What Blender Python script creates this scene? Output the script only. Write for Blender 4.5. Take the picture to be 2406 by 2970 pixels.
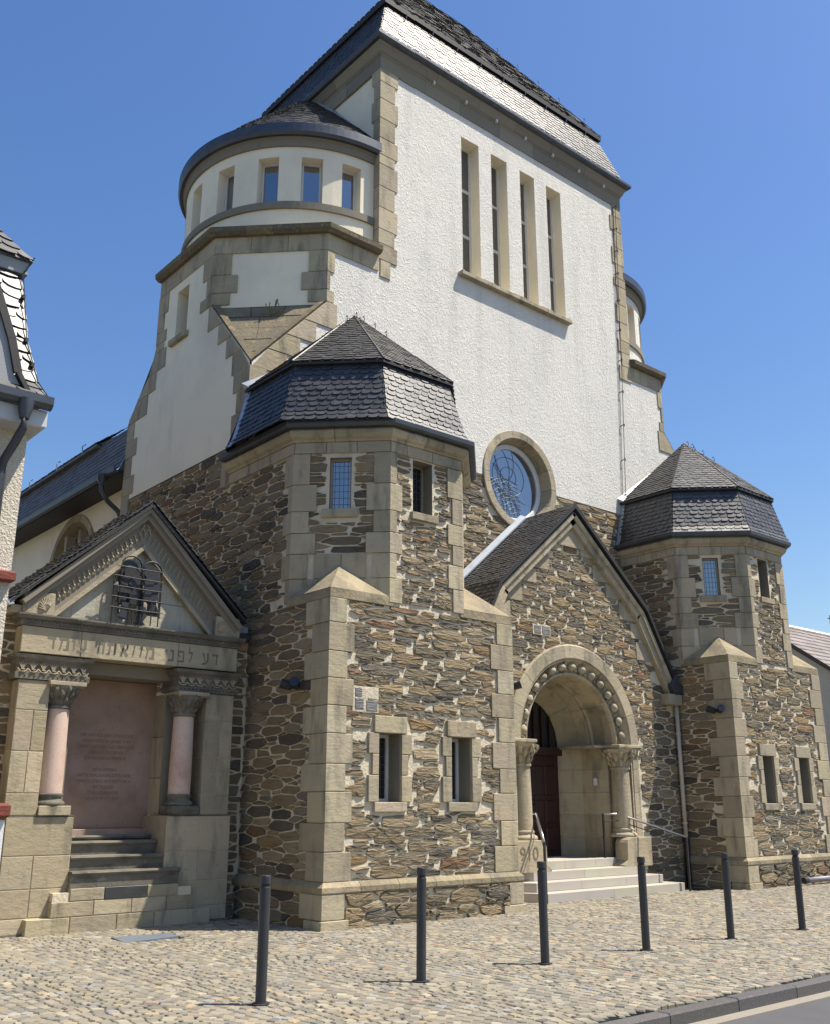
import bpy, math, random
import numpy as np
from mathutils import Matrix, Vector
random.seed(7)
rnd = random.random
def ru(a, b): return a + (b - a) * random.random()
SC = bpy.context.scene
for o in list(bpy.data.objects): bpy.data.objects.remove(o)
COL = SC.collection

# ------------------------------------------------------------ camera, sky, sun
F_PX = 2847.0
PITCH, HEAD = math.radians(16.66), math.radians(49.56)
cam = bpy.data.cameras.new('camera'); camo = bpy.data.objects.new('camera', cam); COL.objects.link(camo)
f0 = Vector((math.cos(HEAD), math.sin(HEAD), 0)); rt = Vector((math.sin(HEAD), -math.cos(HEAD), 0)); up0 = Vector((0, 0, 1))
fw = f0 * math.cos(PITCH) + up0 * math.sin(PITCH); up = up0 * math.cos(PITCH) - f0 * math.sin(PITCH)
CAMP = Vector((0, 0, 1.6))
camo.matrix_world = Matrix(((rt.x, up.x, -fw.x, 0), (rt.y, up.y, -fw.y, 0), (rt.z, up.z, -fw.z, 1.6), (0, 0, 0, 1)))
cam.sensor_fit = 'VERTICAL'; cam.sensor_height = 24; cam.lens = 24 * F_PX / 2970
cam.clip_start = .05; cam.clip_end = 3000
SC.camera = camo
SUN_EL, SUN_AZ = math.radians(63.5), math.radians(-41)      # azimuth from +X towards +Y
sd = Vector((math.cos(SUN_EL) * math.cos(SUN_AZ), math.cos(SUN_EL) * math.sin(SUN_AZ), math.sin(SUN_EL)))
w = bpy.data.worlds.new('World'); SC.world = w; w.use_nodes = True
nt = w.node_tree; nt.nodes.clear()
sky = nt.nodes.new('ShaderNodeTexSky'); sky.sky_type = 'NISHITA'; sky.sun_disc = False
sky.sun_elevation = SUN_EL; sky.sun_rotation = math.atan2(sd.x, sd.y)
sky.altitude = 200; sky.air_density = 1.35; sky.dust_density = 1.1; sky.ozone_density = 3.6
bg = nt.nodes.new('ShaderNodeBackground'); bg.inputs[1].default_value = 0.093
ow = nt.nodes.new('ShaderNodeOutputWorld')
hs = nt.nodes.new('ShaderNodeHueSaturation'); hs.inputs['Saturation'].default_value = 1.22; hs.inputs['Hue'].default_value = .509; nt.links.new(sky.outputs[0], hs.inputs['Color']); nt.links.new(hs.outputs[0], bg.inputs[0]); nt.links.new(bg.outputs[0], ow.inputs[0])
sl = bpy.data.lights.new('sun', 'SUN'); sl.energy = 5.0; sl.angle = math.radians(.53); sl.color = (1, .925, .80)
so = bpy.data.objects.new('sun', sl); COL.objects.link(so); so.rotation_euler = sd.to_track_quat('Z', 'Y').to_euler()
so.location = (20, -10, 40)
SC.view_settings.view_transform = 'Standard'; SC.view_settings.look = 'None'
SC.view_settings.exposure = 0.72; SC.view_settings.gamma = 1; SC.view_settings.use_curve_mapping = False

# ------------------------------------------------------------ materials
MATS = {}
def mat(name, col, rough=.85, noise=(), bump=(), tint=0., metal=0., ior=1.45, spec=.5, extra=None):
    """noise: list of (scale xyz, detail, low, high, colour, amount) blends; bump: list of (scale xyz, detail, strength, dist)"""
    m = bpy.data.materials.new(name); m.use_nodes = True; n = m.node_tree; n.nodes.clear(); L = n.links.new
    out = n.nodes.new('ShaderNodeOutputMaterial'); b = n.nodes.new('ShaderNodeBsdfPrincipled')
    L(b.outputs[0], out.inputs[0])
    tc = n.nodes.new('ShaderNodeTexCoord')
    def mapped(sc, off=(0, 0, 0)):
        mp = n.nodes.new('ShaderNodeMapping'); mp.inputs['Scale'].default_value = sc; mp.inputs['Location'].default_value = off
        L(tc.outputs['Object'], mp.inputs[0]); return mp.outputs[0]
    def nz(sc, det, dist=0.):
        t = n.nodes.new('ShaderNodeTexNoise'); t.inputs['Scale'].default_value = 1; t.inputs['Detail'].default_value = det
        t.inputs['Roughness'].default_value = .6; t.inputs['Distortion'].default_value = dist
        L(mapped(sc), t.inputs['Vector']); return t.outputs['Fac']
    def mix(fac, a, bb, mode='MIX'):
        x = n.nodes.new('ShaderNodeMix'); x.data_type = 'RGBA'; x.blend_type = mode
        for i, v in ((0, fac), (6, a), (7, bb)):
            if hasattr(v, 'type') and not isinstance(v, (tuple, list, float)): L(v, x.inputs[i])
            else: x.inputs[i].default_value = v if i == 0 else (*v, 1) if len(v) == 3 else v
        return x.outputs[2]
    def rng(v, a, bb, c=0., d=1.):
        r = n.nodes.new('ShaderNodeMapRange'); r.inputs[1].default_value = a; r.inputs[2].default_value = bb
        r.inputs[3].default_value = c; r.inputs[4].default_value = d; L(v, r.inputs[0]); return r.outputs[0]
    if tint:
        at = n.nodes.new('ShaderNodeAttribute'); at.attribute_name = 'tint'
        c = mix(tint, col, at.outputs['Color'], 'MULTIPLY')
    else:
        rg = n.nodes.new('ShaderNodeRGB'); rg.outputs[0].default_value = (*col, 1); c = rg.outputs[0]
    for (sc, det, lo, hi, cc, am) in noise:
        c = mix(rng(nz(sc, det), lo, hi, 0, am), c, cc)
    L(c, b.inputs['Base Color'])
    b.inputs['Roughness'].default_value = rough; b.inputs['Metallic'].default_value = metal; b.inputs['IOR'].default_value = ior
    b.inputs['Specular IOR Level'].default_value = spec
    last = None
    for e in bump:
        sc, det, st, di = e[:4]
        bp = n.nodes.new('ShaderNodeBump'); bp.inputs['Strength'].default_value = st; bp.inputs['Distance'].default_value = di
        h = nz(sc, det, e[4] if len(e) > 4 else 0)
        if len(e) > 5: h = rng(h, e[5], e[6])
        L(h, bp.inputs['Height'])
        if last: L(last, bp.inputs['Normal'])
        last = bp.outputs[0]
    if last: L(last, b.inputs['Normal'])
    if extra: extra(n, b, mapped, nz, mix, rng, c)
    MATS[name] = m; return m
def s3(a): return (a, a, a)
mat('roughcast', (.67, .645, .585), .9,
    noise=[((.7, .7, .22), 5, .5, .85, (.46, .46, .46), .4), ((.5, .5, .5), 3, .55, .8, (.66, .63, .56), .4), ((9, 9, 7), 4, .56, .7, (.46, .45, .43), .30), ((2.2, 2.2, .16), 5, .54, .78, (.44, .425, .39), .55), ((3.5, 3.5, 2.5), 6, .58, .74, (.50, .485, .45), .5)],
    bump=[((2.2, 2.2, 2), 5, .25, .06), ((10, 11, 8), 5, .36, .04, 2.2, .45, .62), ((40, 40, 34), 5, .35, .010)])
mat('bounce_tinted_render', (.84, .765, .585), .9, noise=[((.6, .6, .5), 5, .45, .75, (.52, .46, .38), .5), ((2.5, 2.5, .6), 5, .58, .8, (.42, .38, .33), .35)],  # same paint as roughcast, flatter, with warm bounced light of shade in its colour
    bump=[((30, 30, 30), 4, .25, .01)])
mat('sandstone', (.375, .32, .22), .88, tint=1., noise=[((1.3, 1.3, 1.3), 6, .42, .75, (.27, .24, .18), .65), ((2.2, 2.2, 9), 5, .5, .8, (.50, .39, .23), .4), ((4, 4, 1.0), 7, .51, .70, (.085, .08, .063), .66), ((16, 16, 16), 5, .62, .72, (.12, .11, .09), .5)],
    bump=[((9, 9, 18), 6, .5, .02), ((60, 60, 60), 4, .3, .005)])
mat('weathered_sandstone', (.30, .25, .16), .95, tint=1., noise=[((3, 3, 3), 6, .42, .7, (.11, .10, .085), .75), ((6, 6, 6), 5, .55, .72, (.40, .30, .12), .5), ((22, 22, 22), 3, .62, .7, (.55, .54, .46), .4)],
    bump=[((12, 12, 12), 6, .6, .03), ((50, 50, 50), 4, .4, .008)])
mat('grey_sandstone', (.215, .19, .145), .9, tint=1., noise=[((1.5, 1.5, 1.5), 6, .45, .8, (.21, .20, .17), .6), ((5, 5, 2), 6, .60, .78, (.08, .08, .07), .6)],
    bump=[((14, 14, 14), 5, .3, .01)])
mat('rubble', (1.16, 1.04, .90), .88, tint=1., noise=[((3, 3, 30), 6, .52, .74, (.06, .052, .04), .55), ((7, 7, 12), 5, .55, .75, (.27, .18, .085), .5), ((25, 25, 40), 4, .6, .72, (.42, .38, .29), .5)],
    bump=[((5, 5, 34), 6, .9, .05), ((26, 26, 70), 5, .7, .014)])
mat('mortar', (.60, .525, .385), .95, noise=[((3, 3, 3), 5, .5, .75, (.36, .31, .24), .7), ((8, 8, 8), 4, .6, .75, (.6, .57, .5), .5)],
    bump=[((22, 22, 22), 5, .8, .02)])
mat('slate', (.018, .018, .019), .49, tint=1., ior=1.72, noise=[((7, 7, 7), 5, .5, .75, (.10, .10, .105), .6), ((1, 1, 1), 4, .55, .8, (.035, .034, .036), .6)],
    bump=[((18, 18, 18), 5, .35, .006)])
mat('old_slate', (.115, .105, .095), .6, tint=1., noise=[((7, 7, 7), 5, .45, .7, (.19, .18, .165), .6)], bump=[((20, 20, 20), 5, .5, .008)])
mat('zinc', (.085, .095, .11), .42, metal=.55, noise=[((4, 4, 4), 5, .45, .75, (.05, .055, .065), .7), ((2, 2, 9), 5, .62, .8, (.22, .23, .24), .4)])
mat('lead_flashing', (.42, .46, .50), .4, metal=.5, noise=[((4, 4, 4), 5, .5, .75, (.3, .34, .38), .6)])
mat('dark_board', (.025, .023, .024), .6, noise=[((4, 4, 30), 4, .5, .8, (.05, .045, .04), .6)])
mat('sky_glass', (.012, .02, .045), .04, ior=2.4, spec=.9, noise=[((1.5, 1.5, 1.5), 3, .4, .8, (.03, .05, .09), .6)], bump=[((3, 3, 3), 2, .04, .01)])
mat('dark_glass', (.02, .02, .022), .08, ior=1.6, bump=[((4, 4, 4), 2, .05, .01)])
mat('obscure_glass', (.13, .12, .10), .3, ior=1.5, noise=[((1, 1, 3), 4, .4, .7, (.07, .065, .06), .6)])
mat('lead_came', (.15, .19, .25), .5, metal=.2)
mat('dark_lead', (.11, .11, .12), .5, metal=.3)
mat('white_frame', (.62, .62, .61), .5, noise=[((9, 9, 3), 4, .5, .8, (.42, .41, .4), .5)])
mat('wood_frame', (.30, .26, .20), .6)
mat('door_wood', (.034, .010, .007), .45, noise=[((14, 14, 1.2), 5, .45, .7, (.018, .007, .005), .8)], bump=[((30, 30, 3), 5, .3, .006)])
mat('pink_stone', (.56, .42, .345), .75, noise=[((2.2, 2.2, 2.2), 5, .5, .75, (.36, .19, .14), .6), ((30, 30, 30), 3, .58, .7, (.30, .18, .14), .5)],
    bump=[((50, 50, 50), 4, .3, .004)])
mat('slab_stone', (.32, .215, .155), .75, noise=[((1.6, 1.6, 1.6), 5, .45, .7, (.19, .115, .08), .7), ((1.1, 1.1, .9), 3, .52, .66, (.36, .27, .24), .7), ((20, 20, 20), 3, .6, .7, (.17, .10, .07), .4)])
mat('carved_red', (.25, .16, .118), .8)
mat('carving_shadow', (.17, .15, .11), .95)
mat('granite_step', (.42, .385, .325), .7, tint=1., noise=[((3, 3, 3), 5, .5, .8, (.33, .31, .27), .7), ((40, 40, 40), 3, .58, .7, (.4, .38, .36), .4)], bump=[((60, 60, 60), 4, .2, .003)])
mat('iron', (.018, .018, .02), .6, metal=0., noise=[((9, 9, 9), 4, .5, .75, (.07, .05, .04), .5)])
mat('cut_metal', (.045, .048, .052), .5, metal=.5, noise=[((5, 5, 5), 4, .45, .7, (.035, .033, .035), .8)])
mat('anthracite', (.028, .030, .035), .45, ior=1.5, noise=[((6, 6, 2), 5, .5, .8, (.05, .05, .055), .6)], bump=[((70, 70, 70), 3, .15, .002)])
mat('bright_steel', (.35, .34, .33), .3, metal=.9)
mat('cobble', (.95, .95, .95), .8, tint=1., noise=[((30, 30, 30), 4, .5, .75, (.22, .20, .17), .4), ((.5, .5, .5), 4, .5, .75, (.20, .185, .16), .5)], bump=[((35, 35, 35), 4, .6, .01)])
mat('joint_sand', (.075, .068, .055), .97, noise=[((12, 12, 12), 4, .45, .75, (.04, .037, .03), .8)], bump=[((60, 60, 60), 4, .6, .01)])
mat('far_paving', (.11, .10, .085), .9, noise=[((9, 9, 9), 4, .5, .62, (.13, .12, .10), .6)])
mat('asphalt', (.085, .083, .085), .85, noise=[((90, 90, 90), 3, .55, .7, (.15, .15, .15), .6), ((1, .3, 1), 4, .5, .8, (.065, .064, .066), .7)], bump=[((140, 140, 140), 3, .6, .005)])
mat('kerb_stone', (.085, .08, .078), .8, tint=1., noise=[((60, 60, 60), 3, .55, .7, (.2, .19, .18), .6)], bump=[((50, 50, 50), 4, .4, .006)])
mat('gutter_concrete', (.24, .215, .175), .9, noise=[((6, 6, 6), 5, .5, .75, (.30, .27, .22), .7)], bump=[((40, 40, 40), 4, .4, .005)])
mat('blue_plate', (.16, .19, .23), .5, metal=.2, noise=[((5, 5, 5), 4, .5, .8, (.10, .12, .15), .6)])
mat('pebbledash', (.66, .60, .49), .95, noise=[((40, 40, 40), 3, .5, .7, (.45, .40, .32), .5)], bump=[((38, 38, 38), 3, 1., .05)])
mat('white_wall', (.66, .66, .64), .9, bump=[((40, 40, 40), 3, .5, .01)])
mat('red_sandstone', (.20, .055, .038), .9, noise=[((5, 5, 20), 5, .45, .75, (.12, .035, .028), .7)], bump=[((15, 15, 40), 5, .6, .02)])
mat('eave_paint', (.50, .52, .53), .6)
mat('grey_wall', (.30, .31, .32), .9, bump=[((30, 30, 30), 3, .3, .01)])
mat('clay_tile', (.9, .9, .9), .8, tint=1., noise=[((9, 9, 9), 4, .5, .75, (.24, .19, .16), .5)])
mat('black_plastic', (.02, .02, .025), .4)
mat('fascia_brown', (.40, .24, .15), .7, noise=[((2, 2, 2), 4, .5, .8, (.30, .19, .12), .6)])
mat('cream_pipe', (.50, .45, .36), .5)
mat('leaf', (.07, .12, .03), .6, tint=1.)
mat('bark', (.10, .075, .05), .9)
mat('dry_weed', (.20, .17, .07), .8)
mat('grey_pipe', (.22, .21, .25), .45, noise=[((6, 6, 6), 3, .5, .8, (.12, .12, .14), .5)])
mat('stained_stone', (.165, .15, .118), .92, tint=1., noise=[((2.5, 2.5, 5), 6, .42, .68, (.06, .055, .045), .8), ((9, 9, 9), 5, .6, .75, (.40, .38, .30), .5)], bump=[((14, 14, 14), 6, .5, .02)])

# ------------------------------------------------------------ mesh helpers
class MB:
    def __init__(s): s.v = []; s.f = []; s.t = []
    def poly(s, pts, tint=(1, 1, 1)):
        i = len(s.v); s.v += [tuple(p) for p in pts]; s.f.append(tuple(range(i, i + len(pts)))); s.t.append(tint)
    def mesh(s, verts, faces, tint=(1, 1, 1)):
        i = len(s.v); s.v += [tuple(p) for p in verts]
        for q in faces: s.f.append(tuple(k + i for k in q)); s.t.append(tint)
    def add(s, o):
        i = len(s.v); s.v += o.v; s.f += [tuple(k + i for k in q) for q in o.f]; s.t += o.t
    def box(s, x0, x1, y0, y1, z0, z1, tint=(1, 1, 1), ch=0):
        if ch <= 0:
            v = [(x0, y0, z0), (x1, y0, z0), (x1, y1, z0), (x0, y1, z0), (x0, y0, z1), (x1, y0, z1), (x1, y1, z1), (x0, y1, z1)]
            s.mesh(v, [(0, 3, 2, 1), (4, 5, 6, 7), (0, 1, 5, 4), (1, 2, 6, 5), (2, 3, 7, 6), (3, 0, 4, 7)], tint)
        else:
            s.prism([(x0, y0), (x1, y0), (x1, y1), (x0, y1)], z0, z1, tint, ch)
    def prism(s, plan, z0, z1, tint=(1, 1, 1), ch=0, jit=0):
        """vertical prism from a ccw plan, chamfered top and bottom rims"""
        n = len(plan)
        if ch <= 0: rings = [(plan, z0), (plan, z1)]
        else:
            ins = inset(plan, ch); rings = [(ins, z0), (plan, z0 + ch), (plan, z1 - ch), (ins, z1)]
        i = len(s.v)
        for pl, z in rings: s.v += [(p[0], p[1], z) for p in pl]
        for k in range(len(rings) - 1):
            for j in range(n):
                a = i + k * n + j; b = i + k * n + (j + 1) % n
                s.f.append((a, b, b + n, a + n)); s.t.append(tint)
        s.f.append(tuple(i + j for j in reversed(range(n)))); s.t.append(tint)
        s.f.append(tuple(i + (len(rings) - 1) * n + j for j in range(n))); s.t.append(tint)
    def tube(s, pts, r, seg=8, tint=(1, 1, 1)):
        pts = [Vector(p) for p in pts]; i = len(s.v)
        for k, p in enumerate(pts):
            d = ((pts[min(k + 1, len(pts) - 1)] - pts[max(k - 1, 0)])).normalized()
            a = d.cross(Vector((0, 0, 1)) if abs(d.z) < .95 else Vector((1, 0, 0))).normalized(); b = d.cross(a)
            rr = r[k] if isinstance(r, (list, tuple)) else r
            for j in range(seg):
                t = 2 * math.pi * j / seg; q = p + (a * math.cos(t) + b * math.sin(t)) * rr; s.v.append(tuple(q))
        for k in range(len(pts) - 1):
            for j in range(seg):
                a0 = i + k * seg + j; b0 = i + k * seg + (j + 1) % seg
                s.f.append((a0, b0, b0 + seg, a0 + seg)); s.t.append(tint)
        s.f.append(tuple(i + j for j in reversed(range(seg)))); s.t.append(tint)
        s.f.append(tuple(i + (len(pts) - 1) * seg + j for j in range(seg))); s.t.append(tint)
    def lathe(s, cx, cy, prof, seg=24, a0=0, a1=2 * math.pi, tint=(1, 1, 1), rad=None):
        i = len(s.v); full = abs(a1 - a0 - 2 * math.pi) < 1e-6; m = seg if full else seg + 1
        for k in range(m):
            t = a0 + (a1 - a0) * k / seg
            for (r, z) in prof: s.v.append((cx + r * math.cos(t), cy + r * math.sin(t), z))
        n = len(prof)
        for k in range(seg):
            kk = (k + 1) % m
            for j in range(n - 1):
                s.f.append((i + k * n + j, i + kk * n + j, i + kk * n + j + 1, i + k * n + j + 1)); s.t.append(tint)
    def bar(s, a, b, wx, wy):
        a = Vector(a); b = Vector(b); d = (b - a).normalized()
        u = d.cross(Vector((0, 0, 1)) if abs(d.z) < .9 else Vector((0, 1, 0))).normalized(); v = d.cross(u)
        c = [(-1, -1), (1, -1), (1, 1), (-1, 1)]
        P = [tuple(p + u * q[0] * wx / 2 + v * q[1] * wy / 2) for p in (a, b) for q in c]
        s.mesh(P, [(0, 3, 2, 1), (4, 5, 6, 7), (0, 1, 5, 4), (1, 2, 6, 5), (2, 3, 7, 6), (3, 0, 4, 7)])
def inset(plan, d):
    n = len(plan); out = []
    for i in range(n):
        p0, p1, p2 = plan[i - 1], plan[i], plan[(i + 1) % n]
        e1 = norm2((p1[0] - p0[0], p1[1] - p0[1])); e2 = norm2((p2[0] - p1[0], p2[1] - p1[1]))
        n1 = (-e1[1], e1[0]); n2 = (-e2[1], e2[0]); k = 1 + n1[0] * n2[0] + n1[1] * n2[1]
        k = max(k, .3)
        out.append((p1[0] + d * (n1[0] + n2[0]) / k, p1[1] + d * (n1[1] + n2[1]) / k))
    return out
def norm2(v):
    l = math.hypot(*v) or 1; return (v[0] / l, v[1] / l)
def to_obj(name, mb, material, parent=None, smooth=False, kind=None, label=None):
    me = bpy.data.meshes.new(name); me.from_pydata(mb.v, [], mb.f)
    a = me.attributes.new('tint', 'FLOAT_COLOR', 'FACE')
    arr = np.ones((len(mb.f), 4), dtype=np.float32)
    if len(mb.t): arr[:, :3] = np.array(mb.t, dtype=np.float32)
    a.data.foreach_set('color', arr.ravel())
    if smooth: me.polygons.foreach_set('use_smooth', [True] * len(me.polygons))
    me.materials.append(MATS[material]); me.update()
    o = bpy.data.objects.new(name, me); COL.objects.link(o)
    if parent is not None:
        o.parent = parent
        base = parent
        L = Vector(parent['base']) if 'base' in parent else Vector((0, 0, 0))
        o.matrix_parent_inverse = Matrix.Translation(-L)
    if kind: o['kind'] = kind
    if label: o['label'] = label
    return o
def part(name, mb, material, parent, **k): return to_obj(name, mb, material, parent, **k)
def thing(name, label, cat, loc=(0, 0, 0), group=None):
    o = bpy.data.objects.new(name, None); COL.objects.link(o); o.location = loc; o.empty_display_size = .3
    o['label'] = label; o['category'] = cat; o['base'] = tuple(loc)
    if group: o['group'] = group
    return o
def copy_tree(o, loc, label, group=None):
    c = o.copy(); COL.objects.link(c); d = Vector(loc) - Vector(o['base']); c.location = loc; c['label'] = label; c['base'] = tuple(loc)
    if group: c['group'] = group
    def rec(src, dst):
        for ch in list(src.children):
            k = ch.copy(); COL.objects.link(k); iv = ch.matrix_parent_inverse.copy(); k.parent = dst; k.matrix_parent_inverse = iv; rec(ch, k)
    rec(o, c); return c

def loose(mb):
    par = list(range(len(mb.f)))
    def fd(a):
        while par[a] != a: par[a] = par[par[a]]; a = par[a]
        return a
    seen = {}
    for i, q in enumerate(mb.f):
        for k in q:
            c = tuple(round(x, 3) for x in mb.v[k])
            if c in seen: par[fd(i)] = fd(seen[c])
            else: seen[c] = i
    out = {}
    for i, q in enumerate(mb.f): out.setdefault(fd(i), MB()).poly([mb.v[k] for k in q], mb.t[i])
    return list(out.values())
def parts_loose(name, mb, material, parent):
    for m in loose(mb): part(name, m, material, parent)

class Frame:
    def __init__(s, o, u, v, n): s.o = Vector(o); s.u = Vector(u); s.v = Vector(v); s.n = Vector(n)
    def p(s, a, b, c=0.): return s.o + s.u * a + s.v * b + s.n * c
def front(y): return Frame((0, y, 0), (1, 0, 0), (0, 0, 1), (0, -1, 0))
def side(x): return Frame((x, 0, 0), (0, 1, 0), (0, 0, 1), (-1, 0, 0))
def diagf(x, y):
    k = math.sqrt(.5); return Frame((x, y, 0), (k, -k, 0), (0, 0, 1), (-k, -k, 0))

def clip(poly, a, b, c):
    out = []; n = len(poly)
    for i in range(n):
        p = poly[i]; q = poly[(i + 1) % n]; dp = a * p[0] + b * p[1] - c; dq = a * q[0] + b * q[1] - c
        if dp <= 0: out.append(p)
        if (dp < 0 < dq) or (dq < 0 < dp):
            t = dp / (dp - dq); out.append((p[0] + (q[0] - p[0]) * t, p[1] + (q[1] - p[1]) * t))
    return out
def area(p): return .5 * sum(p[i][0] * p[(i + 1) % len(p)][1] - p[(i + 1) % len(p)][0] * p[i][1] for i in range(len(p)))
def cent(p): return (sum(q[0] for q in p) / len(p), sum(q[1] for q in p) / len(p))
def subtract(polys, r):
    u0, u1, v0, v1 = r; out = []
    for p in polys:
        for q in (clip(p, 1, 0, u0), clip(p, -1, 0, -u1)):
            if len(q) > 2 and abs(area(q)) > 1e-5: out.append(q)
        m = clip(clip(p, -1, 0, -u0), 1, 0, u1)
        if len(m) > 2:
            for q in (clip(m, 0, 1, v0), clip(m, 0, -1, -v1)):
                if len(q) > 2 and abs(area(q)) > 1e-5: out.append(q)
    return out
def rect(u0, u1, v0, v1): return [(u0, v0), (u1, v0), (u1, v1), (u0, v1)]
def wall(mb, fr, polys, holes=(), depth=.3, d0=0., reveal=None):
    for h in holes: polys = subtract(polys, h)
    for p in polys: mb.poly([fr.p(a, b, d0) for a, b in p])
    rv = reveal or mb
    for (u0, u1, v0, v1) in holes:
        c = [(u0, v0), (u1, v0), (u1, v1), (u0, v1)]
        for i in range(4):
            a, b = c[i], c[(i + 1) % 4]
            rv.poly([fr.p(*a, d0), fr.p(*b, d0), fr.p(*b, d0 - depth), fr.p(*a, d0 - depth)])

# pieces: the 300 that show largest become objects, the rest one joined part
PIECES = {}
def piece(key, mb, size=None):
    c = Vector(mb.v[0]) - CAMP
    PIECES.setdefault(key, []).append((mb, (size or 1.) / max(c.length_squared, 1)))
def flush_pieces(key, root, name, rest, material, limit=300):
    L = PIECES.pop(key, []); L.sort(key=lambda t: -t[1])
    for mb, s in L[:limit]: part(name, mb, material, root)
    if L[limit:]:
        m = MB()
        for mb, s in L[limit:]: m.add(mb)
        part(rest, m, material, root, kind='stuff')

STONE_PAL = [((.185, .158, .108), 6), ((.150, .135, .10), 5), ((.215, .178, .115), 3), ((.17, .115, .075), 1.0), ((.085, .08, .07), 2.4), ((.25, .22, .16), 2.2), ((.155, .15, .13), 1.6), ((.21, .155, .085), .7)]
def pick(pal):
    t = rnd() * sum(w for _, w in pal)
    for c, w in pal:
        t -= w
        if t <= 0: break
    k = ru(.8, 1.25); return tuple(x * k for x in c)
def rubble(key, fr, bb, planes=(), holes=(), circles=(), rmin=.034, rmax=.105, an=2.1, proud=.020, gap=.0115):
    """irregular courses of quarry stone filling a wall area (power diagram, squashed)"""
    an *= 1.85; rmin *= .48; rmax *= .78
    u0, u1, v0, v1 = bb; W = (u1 - u0) / an; H = v1 - v0
    cell = rmax * 2; grid = {}; S = []
    n0 = int(W * H / (rmin * rmin * 1.1)); tries = n0 * 5
    for k in range(tries):
        fr_ = k / tries; r = rmax * (1 - fr_) ** 2.0 + rmin
        r = min(r, rmax) * ru(.8, 1.1); x = rnd() * W; y = rnd() * H
        gx, gy = int(x / cell), int(y / cell); ok = True
        for i in (gx - 1, gx, gx + 1):
            for j in (gy - 1, gy, gy + 1):
                for q in grid.get((i, j), ()):
                    if (S[q][0] - x) ** 2 + (S[q][1] - y) ** 2 < ((S[q][2] + r) * .93) ** 2: ok = False; break
                if not ok: break
            if not ok: break
        if ok: grid.setdefault((gx, gy), []).append(len(S)); S.append((x, y, r))
    for a, (x, y, r) in enumerate(S):
        cu, cv = u0 + x * an, v0 + y
        if any(p[0] * cu + p[1] * cv > p[2] + .01 for p in planes): continue
        if any(h[0] < cu < h[1] and h[2] < cv < h[3] for h in holes): continue
        if any((cu - c[0]) ** 2 + (cv - c[1]) ** 2 < c[2] ** 2 for c in circles): continue
        m = r * 3.2; P = [(max(0, x - m), max(0, y - m)), (min(W, x + m), max(0, y - m)), (min(W, x + m), min(H, y + m)), (max(0, x - m), min(H, y + m))]
        gx, gy = int(x / cell), int(y / cell)
        for i in range(gx - 2, gx + 3):
            for j in range(gy - 2, gy + 3):
                for q in grid.get((i, j), ()):
                    if q == a: continue
                    X, Y, R = S[q]
                    if (X - x) ** 2 + (Y - y) ** 2 > (r + R + .22) ** 2: continue
                    P = clip(P, 2 * (X - x), 2 * (Y - y), X * X + Y * Y - x * x - y * y + r * r - R * R)
                    if len(P) < 3: break
                if len(P) < 3: break
            if len(P) < 3: break
        if len(P) < 3: continue
        P = [(u0 + p[0] * an, v0 + p[1]) for p in P]
        for pl in planes: P = clip(P, *pl)
        for h in holes:
            if len(P) < 3: break
            c = cent(P); d = [(h[0] - c[0], 0), (c[0] - h[1], 1), (h[2] - c[1], 2), (c[1] - h[3], 3)]; k = max(d)[1]
            if max(p[0] for p in P) > h[0] and min(p[0] for p in P) < h[1] and max(p[1] for p in P) > h[2] and min(p[1] for p in P) < h[3]:
                P = clip(P, *[(1, 0, h[0]), (-1, 0, -h[1]), (0, 1, h[2]), (0, -1, -h[3])][k])
        if len(P) < 3 or abs(area(P)) < .0012: continue
        if area(P) < 0: P = P[::-1]
        ua, ub, va, vb = min(p[0] for p in P), max(p[0] for p in P), min(p[1] for p in P), max(p[1] for p in P); k_ = (ub - ua)
        sa, sb = ru(-.5, .5), ru(-.5, .5); P = clip(P, 1, sa, ub - k_ * ru(.03, .13) + sa * (va + vb) / 2); P = clip(P, -1, sb, -(ua + k_ * ru(.03, .13)) + sb * (va + vb) / 2)
        if len(P) < 3: continue
        Q = inset(P, gap * ru(.5, 1.5) * (1 if abs(fr.n.y) > .6 else .72))
        if area(Q) < .0006: continue
        # roughen the outline
        R = []
        for i in range(len(Q)):
            p, q = Q[i], Q[(i + 1) % len(Q)]; l = math.hypot(q[0] - p[0], q[1] - p[1])
            if l < .012: R.append(p); continue
            k = 2 if l < .12 else 3
            t0 = .09
            for j in range(k):
                t = t0 + (1 - 2 * t0) * j / (k - 1)
                R.append((p[0] + (q[0] - p[0]) * t + ru(-.007, .007), p[1] + (q[1] - p[1]) * t + ru(-.006, .006)))
        if len(R) < 4: continue
        c = cent(R); n = len(R); h = proud * ru(.55, 1.15); mb = MB(); tn = pick(STONE_PAL)
        tilt = ru(-.10, .10); tiltv = ru(-.05, .16)
        def hh(u, v): return h + tilt * (u - c[0]) * .4 - tiltv * (v - c[1])
        V = [fr.p(p[0], p[1], -.03) for p in R]
        V += [fr.p(p[0], p[1], max(.004, hh(*p) - .012)) for p in R]
        T = [(c[0] + (p[0] - c[0]) * .95, c[1] + (p[1] - c[1]) * .87) for p in R]
        V += [fr.p(p[0], p[1], max(.006, hh(*p) + ru(-.009, .009))) for p in T]
        V.append(fr.p(c[0] + ru(-.02, .02), c[1] + ru(-.01, .01), h + ru(-.002, .010)))
        fc = []
        for i in range(n):
            j = (i + 1) % n; fc += [(i, j, n + j, n + i), (n + i, n + j, 2 * n + j, 2 * n + i), (2 * n + i, 2 * n + j, 3 * n)]
        mb.mesh(V, fc, tn)
        piece(key, mb, abs(area(R)) * (1 if abs(fr.n.y) > .9 else .75))

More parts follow.
